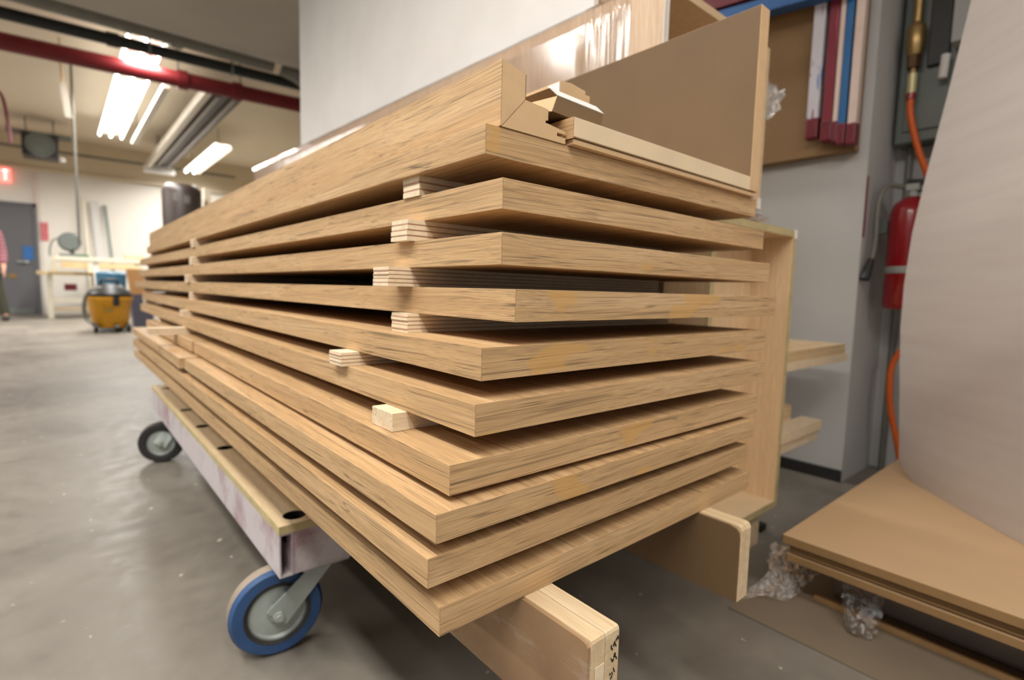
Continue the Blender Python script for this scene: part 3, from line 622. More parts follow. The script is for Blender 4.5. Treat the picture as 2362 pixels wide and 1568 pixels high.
def ptY(px, py, Y):
    d = fw + rr*((px-1181)/1220.5) - uu*((py-784)/1220.5); return CAM_POS + d*(Y/d.y)
t = thing('slanted_offcut', 'slanted MDF offcut with white edge lying across the two profiles', 'offcut', (.48, .47, .9108))
zb = .9108
BL, BR, TL, TR, UL, UR = (.450, .461, zb), (.536, .461, zb-.0025), (.470, .474, .9365), (.556, .474, .9345), (.4625, .481, .9455), (.5485, .481, .9435)
def bk(p): return (p[0], .60, p[2])
b = hexa(bm_(), [BL, BR, bk(BR), bk(BL), TL, TR, bk(TR), bk(TL)]); hexa(b, [TL, TR, bk(TR), bk(TL), UL, UR, bk(UR), bk(UL)]); bmesh.ops.remove_doubles(b, verts=b.verts[:], dist=1e-5)
obj('offcut_body', b, M['mdf_face'], t)
fo = (0, -.0008, .0006)
def off(p): return tuple(a_+c_ for a_, c_ in zip(p, fo))
b = hexa(bm_(), [TL, TR, UR, UL, off(TL), off(TR), off(UR), off(UL)]); obj('white_edge', b, M['white'], t)
b = hexa(bm_(), [(.408, .482, zb), (.4495, .462, zb), (.4495, .60, zb), (.408, .60, zb), (.412, .500, .914), (.4697, .4742, .9364), (.4697, .60, .9364), (.412, .60, .914)])
obj('tan_end', b, M['mdf_edge'], t)
zs = .9459
b = prism(bm_(), [(.492, zs), (.548, zs), (.548, .9595), (.539, .9595), (.539, .964), (.512, .967), (.492, .965)], 'Y', .492, .585)
t = thing('stepped_offcut', 'small stepped MDF offcut sitting on the slanted one', 'offcut', (.51, .54, zs)); obj('block', b, M['mdf_edge'], t)
b = box(bm_(), .4900, .4918, .492, .512, zs, .963); obj('white_face', b, M['white'], t)

# ------------------------------------------------------------------ beams under the stack
def beam(x0, x1, yn, yf, z0, z1, lab, face, c=.010, q=1.0):
    t = thing('carrier_beam', lab, 'beam', ((x0+x1)/2, yn, z0), 0, 'beams carrying the slab stack'); xm = (x0+x1)/2; e = .0035
    prof = [(yn, z0), (yf, z0), (yf, z1), (yn+c, z1), (yn+c*.35, z1-c*.25), (yn, z1-c)]
    b = prism(bm_(), prof, 'X', x0+e, xm-.0006); obj('timber', b, M['pine'], t)
    b = prism(bm_(), prof, 'X', xm+.0002, x1-e*.7); obj('timber', b, M['pine'], t)
    b = prism(bm_(), [(yn+.001, z0), (yf, z0), (yf, z1-.001), (yn+c, z1-.001), (yn+.002, z1-c)], 'X', xm-.0006, xm+.0002); obj('glue_line', b, M['ply_dark'], t)
    p2 = [(yn+.0015, z0), (yf, z0), (yf, z1-.002), (yn+.030*q, z1-.002), (yn+.012*q, z1-.006*q-.002*(1-q)), (yn+.0045*q, z1-.014*q-.002*(1-q)), (yn+.0015, z1-.03*q)]
    b = prism(bm_(), p2, 'X', x0, x0+e); obj('side_facing', b, face, t)
    b = prism(bm_(), p2, 'X', x1-e*.7, x1); obj('side_facing', b, face, t)
    return t
ZB1 = SL[9][2]-SL[9][4]-.0004
B1 = beam(.3575, .4035, .296, 2.70, .2704, ZB1, 'near carrier beam with scuffed brown side and ink notes on its end', M['mdf_worn'], .0035, .35)
B2 = beam(.709, .742, .326, 2.70, .2704, ZB1, 'right carrier beam with plain brown side, beside the open box', M['mdf_face'], .007, .6)
# handwriting in marker on the near beam's end: four short illegible rows
rnd = random.Random(3); b = bm_()
def dab(x, z, w_, h, a):
    box(b, -w_/2, w_/2, .2950, .2958, -h/2, h/2, 0, Matrix.Translation((x, 0, z)) @ Matrix.Rotation(a, 4, 'Y'))
for row, (zz, n) in enumerate(((.3625, 7), (.3475, 6), (.3325, 5), (.3185, 4))):
    for k in range(n):
        if row == 3: dab(.3925+rnd.uniform(-.0008, .0008), zz+.006-k*.0032, .0009, .0022, rnd.uniform(-.4, .4))
        else: dab(.3895+k*.0016+rnd.uniform(-.0004, .0004), zz+rnd.uniform(-.003, .0035)+k*.0005, rnd.uniform(.0006, .0011), rnd.uniform(.0018, .0042), rnd.uniform(-.9, .9))
obj('ink_notes', b, M['marker'], B1, label='rows of black handwritten ink marks')
b = bm_(); box(b, .366, .379, .2949, .2957, .335, .352, .0003); obj('paint_smear', b, M['ply_light'], B1, label='pale filler smear')

# ------------------------------------------------------------------ cart
CX0, CX1, CY0, CY1 = .283, .80, .953, 2.62
t = thing('rolling_cart', 'low rolling cart with worn lilac steel frame under the slab stack', 'cart', (.54, 1.78, 0))
bm = bm_(); zt0, zt1 = .2545, .270
holes = [(.322, .990, .021), (.319, 1.518, .020), (.316, 1.789, .019), (.316, 2.053, .019), (.322, 2.52, .019)]
def plate_with_holes(bm, x0, x1, y0, y1, z0, z1, holes):
    """strip x0..x1 with round holes, cells stacked along y"""
    cells = []; yc = y0
    for hx, hy, hr in sorted(holes, key=lambda q: q[1]):
        c = hr*1.4; cells.append((yc, hy-c, None)); cells.append((hy-c, hy+c, (hx, hy, hr))); yc = hy+c
    cells.append((yc, y1, None))
    for a, c, h in cells:
        if h is None: box(bm, x0, x1, a, c, z0, z1); continue
        hx, hy, hr = h; n = 24; rim = []
        for k in range(n):
            t_ = 2*PI*k/n; dx, dy = math.cos(t_), math.sin(t_)
            s = min(((x1-hx) if dx > 0 else (x0-hx))/dx if abs(dx) > 1e-6 else 1e9, ((c-hy) if dy > 0 else (a-hy))/dy if abs(dy) > 1e-6 else 1e9)
            rim.append((hx+dx*hr, hy+dy*hr, hx+dx*s, hy+dy*s))
        for k in range(n):
            p, q = rim[k], rim[(k+1) % n]
            hexa(bm, [(p[2], p[3], z0), (q[2], q[3], z0), (q[0], q[1], z0), (p[0], p[1], z0), (p[2], p[3], z1), (q[2], q[3], z1), (q[0], q[1], z1), (p[0], p[1], z1)])
        for (ax, ay) in ((x0, a), (x1, a), (x0, c), (x1, c)):   # corner fillers
            best = sorted(rim, key=lambda r_: (r_[2]-ax)**2+(r_[3]-ay)**2)[:2]
            pts = [(best[0][2], best[0][3]), (best[1][2], best[1][3]), (ax, ay)]
            if abs((pts[1][0]-pts[0][0])*(ay-pts[0][1])-(ax-pts[0][0])*(pts[1][1]-pts[0][1])) > 1e-9: prism(bm, pts, 'Z', z0, z1)
plate_with_holes(bm, CX0, .362, CY0, CY1, zt0, zt1, holes)
box(bm, .362, CX1, CY0, CY1, zt0, zt1)
deck = obj('deck', bm, M['ply_y'], t)
b = bm_(); box(b, CX0-.0008, CX0, CY0-.0008, CY1, zt0, zt1-.001); box(b, CX0, CX1, CY0-.0008, CY0, zt0, zt1-.001); obj('deck_edge', b, M['ply_edge_g'], deck)
for hx, hy, hr in holes:
    b = bm_(); ring(b, (hx, hy, 0), (0, 0, 1), [(hr*.999, zt1-.0008), (hr-.0012, zt1-.0008), (hr-.0012, .226), (0, .226), (0, .224), (hr*.999, .224), (hr*.999, zt1-.0008)], 24)
    obj('hole_shade_liner', b, M['dark'], deck)  # dark liner paints the shade down each hole
def rail(name, x0, x1, y0, y1, z0, z1, along, th_=.003):
    b = bm_()
    if along == 'Y':
        box(b, x0, x0+th_, y0, y1, z0, z1); box(b, x1-th_, x1, y0, y1, z0, z1); box(b, x0+th_, x1-th_, y0, y1, z0, z0+th_); box(b, x0+th_, x1-th_, y0, y1, z1-th_, z1)
    else:
        box(b, x0, x1, y0, y0+th_, z0, z1); box(b, x0, x1, y1-th_, y1, z0, z1); box(b, x0, x1, y0+th_, y1-th_, z0, z0+th_); box(b, x0, x1, y0+th_, y1-th_, z1-th_, z1)
    return obj(name, b, M['cart_paint'], t)
rail('side_rail', CX0, CX0+.024, CY0, CY1, .173, zt0, 'Y'); rail('side_rail', CX1-.024, CX1, CY0, CY1, .173, zt0, 'Y')
rail('end_rail', CX0+.024, CX1-.024, CY0+.002, CY0+.05, .173, zt0, 'X'); rail('end_rail', CX0+.024, CX1-.024, CY1-.05, CY1-.002, .173, zt0, 'X')
def caster(px, py, wx, wy, R, tyre, axis):
    """swivel pivot at px,py; wheel centre at wx,wy"""
    a = Vector(axis).normalized(); c = Vector((wx, wy, R)); cw = obj('castor', box(bm_(), px-.045, px+.045, py-.045, py+.045, .166, .173, .002), M['steel_zinc'], t)
    hw = .022
    b = ring(bm_(), c, a, [(R*.70, -hw), (R*.93, -hw), (R, -hw*.55), (R, hw*.55), (R*.93, hw), (R*.70, hw)], 40); obj('tyre', b, tyre, cw, smooth=True)
    b = ring(bm_(), c, a, [(R*1.001, -hw*.55), (R*1.006, -hw*.3), (R*1.006, hw*.3), (R*1.001, hw*.55)], 40); obj('tread', b, M['tread'] if tyre == M['blue_rubber'] else tyre, cw, smooth=True)
    b = ring(bm_(), c, a, [(R*.60, -hw*.85), (R*.71, -hw*.85), (R*.71, hw*1.05), (R*.60, hw*.85)], 40); obj('inner_ring', b, M['black_rubber'], cw, smooth=True)
    b = ring(bm_(), c, a, [(0, hw*1.15), (R*.18, hw*1.15), (R*.22, hw*.75), (R*.55, hw*.62), (R*.62, hw*.9), (R*.62, -hw*.9), (R*.2, -hw*.7), (0, -hw*1.1)], 40); obj('hub_disc', b, M['steel_zinc'], cw, smooth=True)
    for s in (1, -1):
        b = bm_(); o = a*s*(hw+.006); pv = Vector((px, py, 0)); side = (pv-Vector((wx, wy, 0))); side.z = 0; side.normalize()
        e = o+a*s*.004
        w0, w1 = .023, .030
        top = Vector((px, py, .166)); lo = c
        dn = (lo-top).normalized(); pp = dn.cross(a).normalized()
        P4 = [lo-pp*w0+dn*.006, lo+pp*w0+dn*.006, top+pp*w1, top-pp*w1]
        P4[2].z = P4[3].z = .166
        hexa(b, [p+o for p in P4]+[p+e for p in P4]); obj('fork', b, M['steel_zinc'], cw)
    b = bm_(); box(b, px-.03, px+.03, py-.03, py+.03, .1615, .166); obj('fork_crown', b, M['steel_zinc'], cw)
    b = bm_(); cyl(b, c-a*(hw+.016), c+a*(hw+.016), .010, seg=6); cyl(b, c+a*(hw+.016), c+a*(hw+.021), .006, seg=12); obj('axle_nut', b, M['steel_zinc'], cw)
caster(.372, 1.005, .294, 1.017, .0835, M['blue_rubber'], (-.125, -.99, 0))
caster(.352, 2.44, .287, 2.42, .078, M['black_rubber'], (-.30, -.95, 0))
caster(.70, 1.02, .74, 1.09, .0815, M['blue_rubber'], (-.9, .4, 0))
caster(.70, 2.44, .74, 2.50, .0815, M['black_rubber'], (-.9, .4, 0))

# ================================================================== right-hand side
# open box on skids
bx0, bx1, by0, by1, bz0, bz1 = 1.108, 1.553, .617, .735, .102, .884
t = thing('open_box', 'upright open plywood box standing right of the slab stack', 'box', (1.33, .67, .102)); e = .018
obj('side_panel', box(bm_(), bx1-e, bx1, by0, by1, bz0, bz1, .0008), M['ply_z'], t); obj('side_panel', box(bm_(), bx0, bx0+e, by0, by1, bz0, bz1, .0008), M['ply_z'], t)
obj('top_panel', box(bm_(), bx0+e, bx1-e, by0, by1, bz1-e, bz1, .0008), M['ply_x'], t); obj('bottom_panel', box(bm_(), bx0+e, bx1-e, by0, by1, bz0, bz0+e, .0008), M['mdf_pale'], t)  # bottom panel takes a paler tone in place of stronger light
obj('back_panel', box(bm_(), bx0+e, bx1-e, by1-.008, by1, bz0+e, bz1-e), M['ply_z'], t)
b = bm_(); box(b, bx1-e, bx1, by0-.0012, by0, bz0, bz1); box(b, bx0, bx0+e, by0-.0012, by0, bz0, bz1); box(b, bx0+e, bx1-e, by0-.0012, by0, bz0, bz0+e); box(b, bx0+e, bx1-e, by0-.0012, by0, bz1-e, bz1)
obj('front_edges', b, M['ply_edge_g'], t)
for x in (1.16, 1.42): one('wood_skid', box(bm_(), x, x+.07, .635, .735, 0, .1015, .002), M['pine'], 'short wooden skid under the %s of the open plywood box' % ('left' if x < 1.3 else 'right'), 'skid', 'skids under the open box')
obj('corner_guard', box(bm_(), bx1-.012, bx1+.002, by0-.003, by0+.012, bz1-.022, bz1+.002, .001), M['white'], t)
# long wrapped carcass on a brown base
one('base_cabinet', box(bm_(), 1.02, 1.50, .90, 3.6, 0, .9395, .004), M['mdf_face'], 'long brown base cabinet hidden behind the slab stack', 'cabinet')
cx0, cx1, cy0, cy1, cz0, cz1 = .990, 1.478, .690, 3.72, .940, 1.372
t = thing('long_carcass', 'long rosy plywood carcass with open near end above the slabs', 'carcass', ((cx0+cx1)/2, 2.2, cz0))
def ztop(y): return 1.368+(y-.884)*.024
def slope(x0, x1, y0, y1, lo, hi):      # lo/hi: functions of y or constants
    f_ = lambda q, y: q(y) if callable(q) else q
    return hexa(bm_(), [(x0, y0, f_(lo, y0)), (x1, y0, f_(lo, y0)), (x1, y1, f_(lo, y1)), (x0, y1, f_(lo, y1)), (x0, y0, f_(hi, y0)), (x1, y0, f_(hi, y0)), (x1, y1, f_(hi, y1)), (x0, y1, f_(hi, y1))])
cz1 = ztop(cy0)
obj('side_panel', slope(cx0, cx0+e, cy0, cy1, cz0, ztop), M['ply_pink'], t); obj('side_panel', slope(cx1-e, cx1, cy0, cy1, cz0, ztop), M['ply_pink'], t)
obj('top_panel', slope(cx0+e, cx1-e, cy0, cy1, lambda y: ztop(y)-e, ztop), M['ply_z'], t); obj('bottom_panel', box(bm_(), cx0+e, cx1-e, cy0, cy1, cz0, cz0+e, .0008), M['ply_z'], t)
obj('inner_back', box(bm_(), cx0+e, cx1-e, 1.30, 1.318, cz0+e, cz1-e), M['ply_z'], t)
b = bm_(); box(b, cx0, cx0+.006, cy0-.001, cy0, cz0, cz1); box(b, cx0+.010, cx0+e, cy0-.001, cy0, cz0, cz1); obj('front_edge_band', b, M['white'], t)
b = bm_(); box(b, cx0+e, cx1-e, cy0-.001, cy0, cz1-e, cz1); box(b, cx1-e, cx1, cy0-.001, cy0, cz0, cz1); obj('front_edge_raw', b, M['ply_x'], t)
obj('corner_guard', box(bm_(), cx1-.012, cx1+.002, cy0-.003, cy0+.012, cz0-.0, cz0+.03, .001), M['white'], t)
# stretch film wrapped round the carcass from y .80 on: vertical ripples, proud of the panel
b = bm_(); ys = []; y = .775
while y < 3.74:
    ys.append(y); y += random.uniform(.0022, .005) if y < .91 else random.uniform(.03, .06)
ys.append(3.74)
zsn = [cz0+.0, cz0+.10, cz0+.2, cz0+.30, cz0+.37, 'a', 'b']
def zf(z, y): return ztop(y)-.03 if z == 'a' else ztop(y)+.004 if z == 'b' else z
G = [[b.verts.new((cx0-.0025-(random.uniform(0, .0032) if yy < .91 else random.uniform(0, .0012))-.002*math.sin(zf(z, yy)*9), yy+random.uniform(-.002, .002), zf(z, yy))) for z in zsn] for yy in ys]
for a, c in zip(G[:-1], G[1:]):
    for k in range(len(zsn)-1): b.faces.new((a[k], c[k], c[k+1], a[k+1]))
TP = [b.verts.new((cx0+.06, g[-1].co.y, ztop(g[-1].co.y)+.004+random.uniform(0, .006))) for g in G]
for i in range(len(G)-1): b.faces.new((G[i][-1], G[i+1][-1], TP[i+1], TP[i]))
obj('stretch_film', b, M['film'], t, label='shiny clear stretch film', smooth='all')
one('white_sheet', slope(1.055, 1.073, .945, 3.06, lambda y: ztop(y)+.001, 2.62), M['sheet_white'], 'large upright white laminate sheet standing on the wrapped carcass', 'sheet')
one('rosy_board', slope(1.085, 1.103, .72, 1.15, lambda y: ztop(y)+.001, 2.0), M['ply_pink'], 'upright rosy board behind the near edge of the white sheet', 'board')
def crumple(name, c, sx, sy, sz, lab, n=70, seed=1, mat='film_crumple'):
    q = random.Random(seed); b = bm_(); c = Vector(c)
    bmesh.ops.create_icosphere(b, subdivisions=4, radius=1)
    import mathutils.noise as mn
    for v in b.verts:
        p = v.co.copy(); k = .55+.75*abs(mn.noise(p*2.1+Vector((seed*3.1, 0, 0))))+.5*abs(mn.noise(p*5.3+Vector((0, seed, 0))))+.25*mn.noise(p*11)
        v.co = Vector((p.x*sx*k, p.y*sy*k, max(-.95, p.z*k)*sz))+c
    return one(name, b, M[mat], lab, 'plastic film', smooth=False)
crumple('crumpled_film', (1.53, .72, 1.245), .05, .05, .055, 'crumpled clear film bunched at the right of the long carcass', seed=4)
crumple('crumpled_film', (1.30, .64, .897), .09, .03, .012, 'flat scrap of clear film on top of the open box', seed=9)

# wall board, hanging bars, rack rails
one('wall_board', box(bm_(), 2.215, 2.26, .70, 2.6, 1.24, 2.3, .002), M['wallboard'], 'brown board fixed to the partition wall behind the painted bars', 'board')
BARS = [(.835, 1.295, .040, 'spatter_a', 'leftmost hanging bar spattered white, blue and red'), (.785, 1.277, .034, 'spatter_c', 'dark red hanging bar second from the left'), (.757, 1.268, .016, 'pale_pink', 'slim pale hanging bar between the red and blue bars'),
        (.735, 1.256, .024, 'spatter_b', 'blue and white hanging bar second from the right'), (.702, 1.250, .028, 'pale_pink', 'rightmost hanging bar with white face')]
for y, z0, w_, mm, lb in BARS:
    t = thing('clamp_bar', lb, 'bar', (2.18, y, z0), 0, 'painted bars hanging on the brown board')
    obj('bar', box(bm_(), 2.165, 2.20, y-w_/2, y+w_/2, z0+.06, 2.1, .003), M[mm], t)
    obj('tip', box(bm_(), 2.163, 2.202, y-w_/2-.002, y+w_/2+.002, z0, z0+.075, .006), M['maroon'], t)
    obj('hook', cyl(bm_(), (2.2, y, 1.95), (2.215, y, 1.95), .006, seg=8), M['steel_grey'], t)
for z, mm, lb in ((1.81, 'blue', 'lower blue rack rail above the brown board'), (1.875, 'maroon', 'maroon rack rail between the two blue rails'), (1.94, 'blue', 'upper blue rack rail at the top of the brown board')):
    one('rack_rail', hexa(bm_(), [(2.10, .72, z-.05), (2.16, .72, z-.05), (2.16, 1.6, z+.04), (2.10, 1.6, z+.04), (2.10, .72, z), (2.16, .72, z), (2.16, 1.6, z+.09), (2.10, 1.6, z+.09)]), M[mm], lb, 'rail', 'painted rack rails')

# planks on wall brackets
def planks(name, specs, grp, cat='plank'):
    for (x0, x1, y0, y1, z0, z1, mm, lb) in specs:
        one(name, box(bm_(), x0, x1, y0, y1, z0, z1, .001), M[mm], lb, cat, grp)
planks('plank', [(1.57, 2.10, .632, .86, .487, .511, 'ply_light', 'lower pale board of the pair beside the open box'), (1.57, 2.095, .64, .88, .5115, .545, 'pine_x', 'upper thick board of the pair beside the open box')], 'boards on the upper bracket')
planks('batten', [(1.57, 1.90, .64, .70, .236, .266, 'whitewood', 'bottom batten of the low bundle beside the open box'), (1.57, 1.915, .636, .70, .2665, .300, 'ply_light', 'middle batten of the low bundle beside the open box'), (1.57, 1.84, .70, .78, .236, .300, 'whitewood', 'short batten at the back of the low bundle'), (1.57, 1.85, .71, .77, .3005, .345, 'pine_x', 'top batten set back on the low bundle')], 'battens on the lower bracket')
t = thing('lumber_stand', 'dark steel stand carrying the boards behind the open box', 'stand', (1.585, .80, 0))
obj('post', box(bm_(), 1.566, 1.60, .80, .83, 0, .4865), M['black_pipe'], t); obj('arm', box(bm_(), 1.566, 1.60, .645, .80, .2055, .2355), M['black_pipe'], t)
obj('arm', box(bm_(), 1.566, 1.60, .66, .80, .4565, .4865), M['black_pipe'], t); obj('foot', box(bm_(), 1.566, 1.60, .66, .80, 0, .02), M['black_pipe'], t)

# extinguisher
ex, ey = 2.395, .555
t = thing('fire_extinguisher', 'red fire extinguisher on the end of the partition wall', 'extinguisher', (ex, ey, .67))
b = ring(bm_(), (ex, ey, 0), (0, 0, 1), [(0, .67), (.060, .67), (.066, .68), (.066, 1.02), (.055, 1.055), (.03, 1.075), (.022, 1.08), (0, 1.08)], 28); body = obj('cylinder', b, M['red'], t, smooth=True)
b = ring(bm_(), (ex, ey, 0), (0, 0, 1), [(.0672, .80), (.0682, .803), (.0682, .822), (.0672, .825)], 28); obj('strap', b, M['steel_zinc'], body)
b = bm_(); cyl(b, (ex, ey, 1.078), (ex, ey, 1.12), .018, seg=14); box(b, ex-.02, ex+.02, ey-.02, ey+.02, 1.10, 1.125, .003); obj('valve', b, M['steel_zinc'], t)
b = bm_(); hexa(b, [(ex-.012, ey-.09, 1.125), (ex+.012, ey-.09, 1.125), (ex+.012, ey+.02, 1.12), (ex-.012, ey+.02, 1.12), (ex-.012, ey-.09, 1.132), (ex+.012, ey-.09, 1.132), (ex+.012, ey+.02, 1.145), (ex-.012, ey+.02, 1.145)]); box(b, ex-.01, ex+.01, ey-.085, ey, 1.095, 1.102); obj('handle', b, M['black'], t)
b = tube(bm_(), [(ex-.01, ey+.02, 1.115), (ex-.05, ey+.07, 1.12), (ex-.08, ey+.085, 1.05), (ex-.085, ey+.083, .92), (ex-.095, ey+.088, .84)], .009, 8); obj('hose', b, M['grey_duct'], t, smooth=True)
b = cyl(bm_(), (ex-.095, ey+.088, .85), (ex-.125, ey+.095, .775), .012, .017, seg=12); obj('nozzle', b, M['black'], t, smooth=True)
obj('wall_hook', box(bm_(), ex-.02, ex+.02, ey+.066, .668, .95, 1.0, .002), M['steel_grey'], t)
one('red_marker_strip', box(bm_(), 2.262, 2.268, .662, .668, .93, 1.15, .001), M['maroon'], 'thin red marker strip at the partition corner above the extinguisher', 'strip')
# electrical panels, air line
t = thing('electrical_panel', 'tall grey electrical panel behind the air line', 'panel', (2.54, .44, 1.28))
obj('enclosure', box(bm_(), 2.49, 2.60, .30, .655, 1.30, 2.6, .006), M['steel_grey'], t); obj('door', box(bm_(), 2.482, 2.49, .33, .63, 1.34, 2.55, .004), M['steel_grey'], t)
obj('latch', box(bm_(), 2.474, 2.482, .36, .38, 1.40, 1.48), M['black'], t)
one('junction_box', box(bm_(), 2.40, 2.4735, .36, .49, 1.60, 2.5, .005), plain('panel_light_grey', srgb(170, 172, 170), .5), 'pale grey upper junction box beside the brass air line', 'junction box')
conduit((2.568, .50, 0), (2.568, .50, 1.299), .028, M['black_pipe'], 'black conduit dropping below the grey electrical panel')
conduit((2.575, .62, 0), (2.575, .62, 1.299), .012, M['grey_duct'], 'thin grey conduit in the wall recess corner')
t = thing('air_line', 'brass air-line regulator with fittings on the grey panel', 'air line', (2.45, .60, 1.45))
ax_, ay_ = 2.448, .603
def dep(b): return b
obj('filter_bowl', ring(bm_(), (ax_, ay_, 0), (0, 0, 1), [(0, 1.60), (.022, 1.605), (.030, 1.64), (.030, 1.70), (.02, 1.72), (0, 1.72)], 18), M['brass'], t, smooth=True)
obj('riser', cyl(bm_(), (ax_, ay_, 1.72), (ax_, ay_, 2.2), .016, seg=12), M['brass'], t, smooth=True)
obj('union_nut', cyl(bm_(), (ax_, ay_, 1.56), (ax_, ay_, 1.605), .022, seg=6), plain('dark_bronze', srgb(92, 66, 42), .45, .6), t)
obj('coupler', cyl(bm_(), (ax_, ay_, 1.47), (ax_, ay_, 1.54), .016, seg=12), plain('pale_brass', srgb(206, 196, 150), .4, .4), t, smooth=True)
obj('coupler_stem', cyl(bm_(), (ax_, ay_, 1.54), (ax_, ay_, 1.56), .009, seg=10), M['brass'], t)
obj('red_collar', cyl(bm_(), (ax_, ay_, 1.448), (ax_, ay_, 1.47), .015, seg=12), M['red'], t)
obj('gauge', box(bm_(), ax_+.015, ax_+.030, ay_-.10, ay_-.035, 1.56, 1.95, .004), M['black'], t)
obj('side_valve', cyl(bm_(), (ax_, ay_-.09, 1.50), (ax_, ay_-.095, 1.58), .014, seg=12), M['white'], t)
obj('valve_handle', hexa(bm_(), [(ax_, ay_-.16, 1.42), (ax_+.01, ay_-.16, 1.42), (ax_+.01, ay_-.12, 1.40), (ax_, ay_-.12, 1.40), (ax_, ay_-.16, 1.45), (ax_+.01, ay_-.16, 1.45), (ax_+.01, ay_-.12, 1.42), (ax_, ay_-.12, 1.42)]), M['red'], t)
b = tube(bm_(), [(2.448, .603, 1.447), (2.448, .600, 1.40), (2.45, .587, 1.34), (2.452, .562, 1.25), (2.46, .530, 1.158), (2.48, .49, 1.0), (2.50, .47, .8), (2.50, .52, .6), (2.47, .583, .47), (2.46, .588, .36), (2.46, .573, .25), (2.46, .552, .17), (2.46, .52, .03)], .011, 10)
one('air_hose', b, M['orange'], 'orange air hose dangling from the brass regulator to the floor', 'hose', smooth=True)

# board pile and bowed foam sheet
SH = [(1.225, 2.24, -1.9, .469, .149, .167, 'top tan hardboard sheet of the pile under the white foam'), (1.240, 2.24, -1.9, .455, .1270, .1405, 'middle hardboard sheet of the pile on the right'), (1.236, 2.24, -1.9, .462, .107, .1225, 'lowest hardboard sheet of the pile on the right')]
for (x0, x1, y0, y1, z0, z1, lb) in SH:
    t = thing('hardboard_sheet', lb, 'sheet', ((x0+x1)/2, (y0+y1)/2, z0), 0, 'hardboard sheets piled on the right')
    obj('face', box(bm_(), x0+.001, x1, y0, y1-.001, z0+.001, z1), M['hardboard'], t)
    b = bm_(); box(b, x0, x0+.001, y0, y1, z0, z1-.0006); box(b, x0, x1, y1-.001, y1, z0, z1-.0006); obj('cut_edge', b, M['hardboard_edge'], t)
for y, wd in ((.25, 'far'), (-.6, 'middle'), (-1.5, 'near')):
    one('bearer', box(bm_(), 1.43, 2.2, y, y+.08, .0045, .1068, .002), M['pine_x'], f'{wd} wooden bearer under the hardboard pile', 'bearer', 'bearers under the hardboard pile')
for y, wd in ((.30, 'far'), (-.55, 'near')): one('bearer_packer', box(bm_(), 1.4, 2.2, y, y+.05, .1407, .1488), M['pine_x'], f'{wd} thin packer under the top hardboard sheet', 'packer', 'packers under the top hardboard sheet')
for y, wd in ((.28, 'far'), (-.58, 'near')): one('sheet_packer', box(bm_(), 1.4, 2.2, y, y+.05, .1227, .1268), M['hardboard'], f'{wd} thin strip between the middle and lowest hardboard sheets', 'packer', 'strips between the lower hardboard sheets')
one('wrapped_bundle', box(bm_(), 1.36, 1.42, -.1, .40, .0045, .09, .01), plain('bundle_greybrown', srgb(132, 118, 108), .35, var=.1), 'film-wrapped grey bundle under the hardboard pile', 'bundle')
one('floor_batten', box(bm_(), 1.30, 1.318, -1.6, .42, .0045, .016, .001), M['hardboard_edge'], 'thin brown batten on the floor below the hardboard pile', 'batten')
one('floor_layer', box(bm_(), 1.12, 2.2, -1.7, .53, 0, .004), plain('floor_layer_brown', srgb(126, 112, 94), .6, var=.1, vs=3), 'thin brown layer flat on the floor under the hardboard pile', 'board')  # thin brown layer over the concrete beneath the pile
t = None
def film_sheet(name, pts, lab, seed):
    """pts: rows of world points (grid) turned into a crinkled film"""
    q = random.Random(seed); b = bm_(); rows = len(pts); cols = len(pts[0]); su = 8
    def P(u, v):
        i = min(int(u), rows-2); j = min(int(v), cols-2); a, c = u-i, v-j
        A = Vector(pts[i][j]).lerp(Vector(pts[i][j+1]), c); B = Vector(pts[i+1][j]).lerp(Vector(pts[i+1][j+1]), c); return A.lerp(B, a)
    nu, nv = (rows-1)*su, (cols-1)*su
    g = [[b.verts.new(P(i/su, j/su)+Vector((q.uniform(-1, 1), q.uniform(-1, 1), q.uniform(-.3, 1)))*.0055*(1 if (i+j) % 2 else .4)) for j in range(nv+1)] for i in range(nu+1)]
    for v in [v for r_ in g for v in r_]: v.co.z = max(v.co.z, .005)
    for i in range(nu):
        for j in range(nv): b.faces.new((g[i][j], g[i][j+1], g[i+1][j+1], g[i+1][j]))
    return one(name, b, M['film_crumple'], lab, 'plastic film')
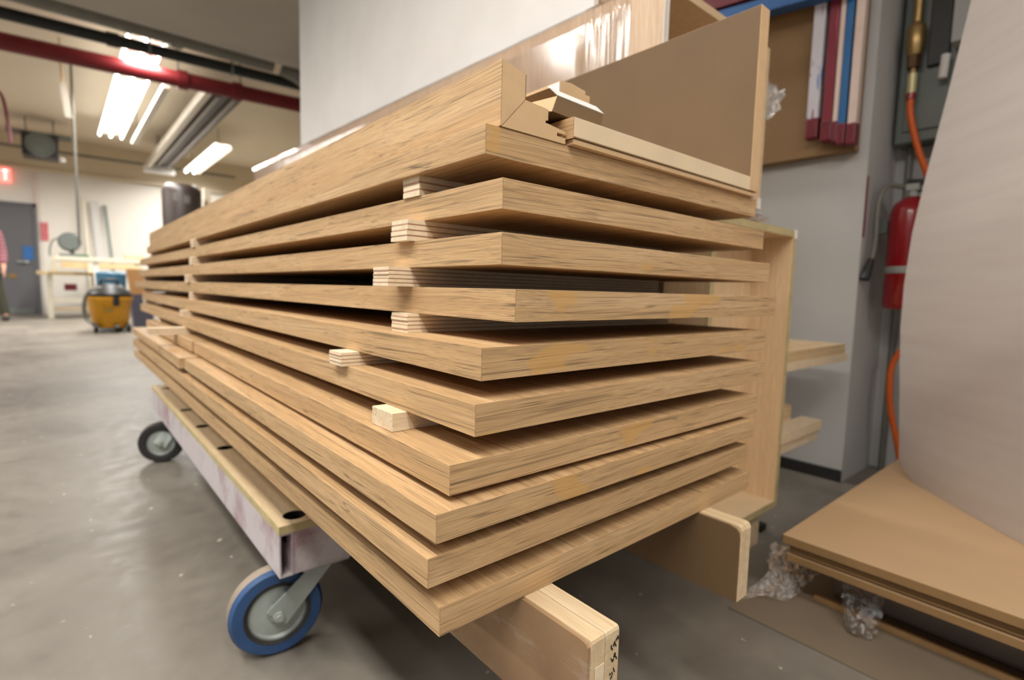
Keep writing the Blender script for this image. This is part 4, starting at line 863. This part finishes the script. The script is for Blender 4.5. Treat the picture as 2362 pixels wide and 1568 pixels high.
film_sheet('film_scrap', [[(1.30, .52, .10), (1.34, .47, .10), (1.40, .42, .095)], [(1.24, .50, .06), (1.27, .46, .055), (1.33, .42, .06)], [(1.16, .53, .006), (1.20, .49, .02), (1.24, .45, .006)]], 'clear film scrap trailing on the floor at the corner of the pile', 5)
film_sheet('film_scrap', [[(1.285, .36, .088), (1.285, .33, .09), (1.285, .285, .095)], [(1.25, .345, .045), (1.25, .315, .06), (1.25, .275, .05)], [(1.23, .33, .006), (1.22, .31, .012), (1.24, .285, .008)]], 'silvery crumpled film hanging below the middle of the hardboard pile', 8)
# foam sheet
base = Vector((1.945, .419, 0)); dirv = Vector((-.749, -.662, 0)); nv_ = Vector((.662, -.749, 0))
prof = [(.1675, 0), (.22, -.006), (.35, -.016), (.5, -.028), (.62, -.036), (.75, -.037), (.9, -.028), (1.05, -.008), (1.3, .032), (1.55, .068), (1.8, .13), (2.05, .20)]
b = bm_(); L_ = 1.6; cols = 24; F = []; K = []
for i in range(cols+1):
    s = i/cols*L_; curve = .05*math.sin(min(s, .9)/.9*PI)*0
    # soft curl at the free lower corner
    F.append([]); K.append([])
    for z, o in prof:
        zz = z + (.03*max(0, 1-s/.06)**2 if z < .17 else 0)
        p = base+dirv*s+nv_*(o+.10*(s-.0)**2*.35); p.z = zz
        F[-1].append(b.verts.new(p)); K[-1].append(b.verts.new(p+nv_*.012))
nz = len(prof)
for i in range(cols):
    for j in range(nz-1):
        b.faces.new((F[i][j], F[i][j+1], F[i+1][j+1], F[i+1][j])); b.faces.new((K[i][j], K[i+1][j], K[i+1][j+1], K[i][j+1]))
for i in range(cols): b.faces.new((F[i][0], F[i+1][0], K[i+1][0], K[i][0])); b.faces.new((F[i][-1], K[i][-1], K[i+1][-1], F[i+1][-1]))
for j in range(nz-1): b.faces.new((F[0][j], K[0][j], K[0][j+1], F[0][j+1])); b.faces.new((F[-1][j], F[-1][j+1], K[-1][j+1], K[-1][j]))
one('foam_sheet', b, M['foam'], 'big bowed white foam sheet standing on the hardboard pile', 'sheet', smooth=True)
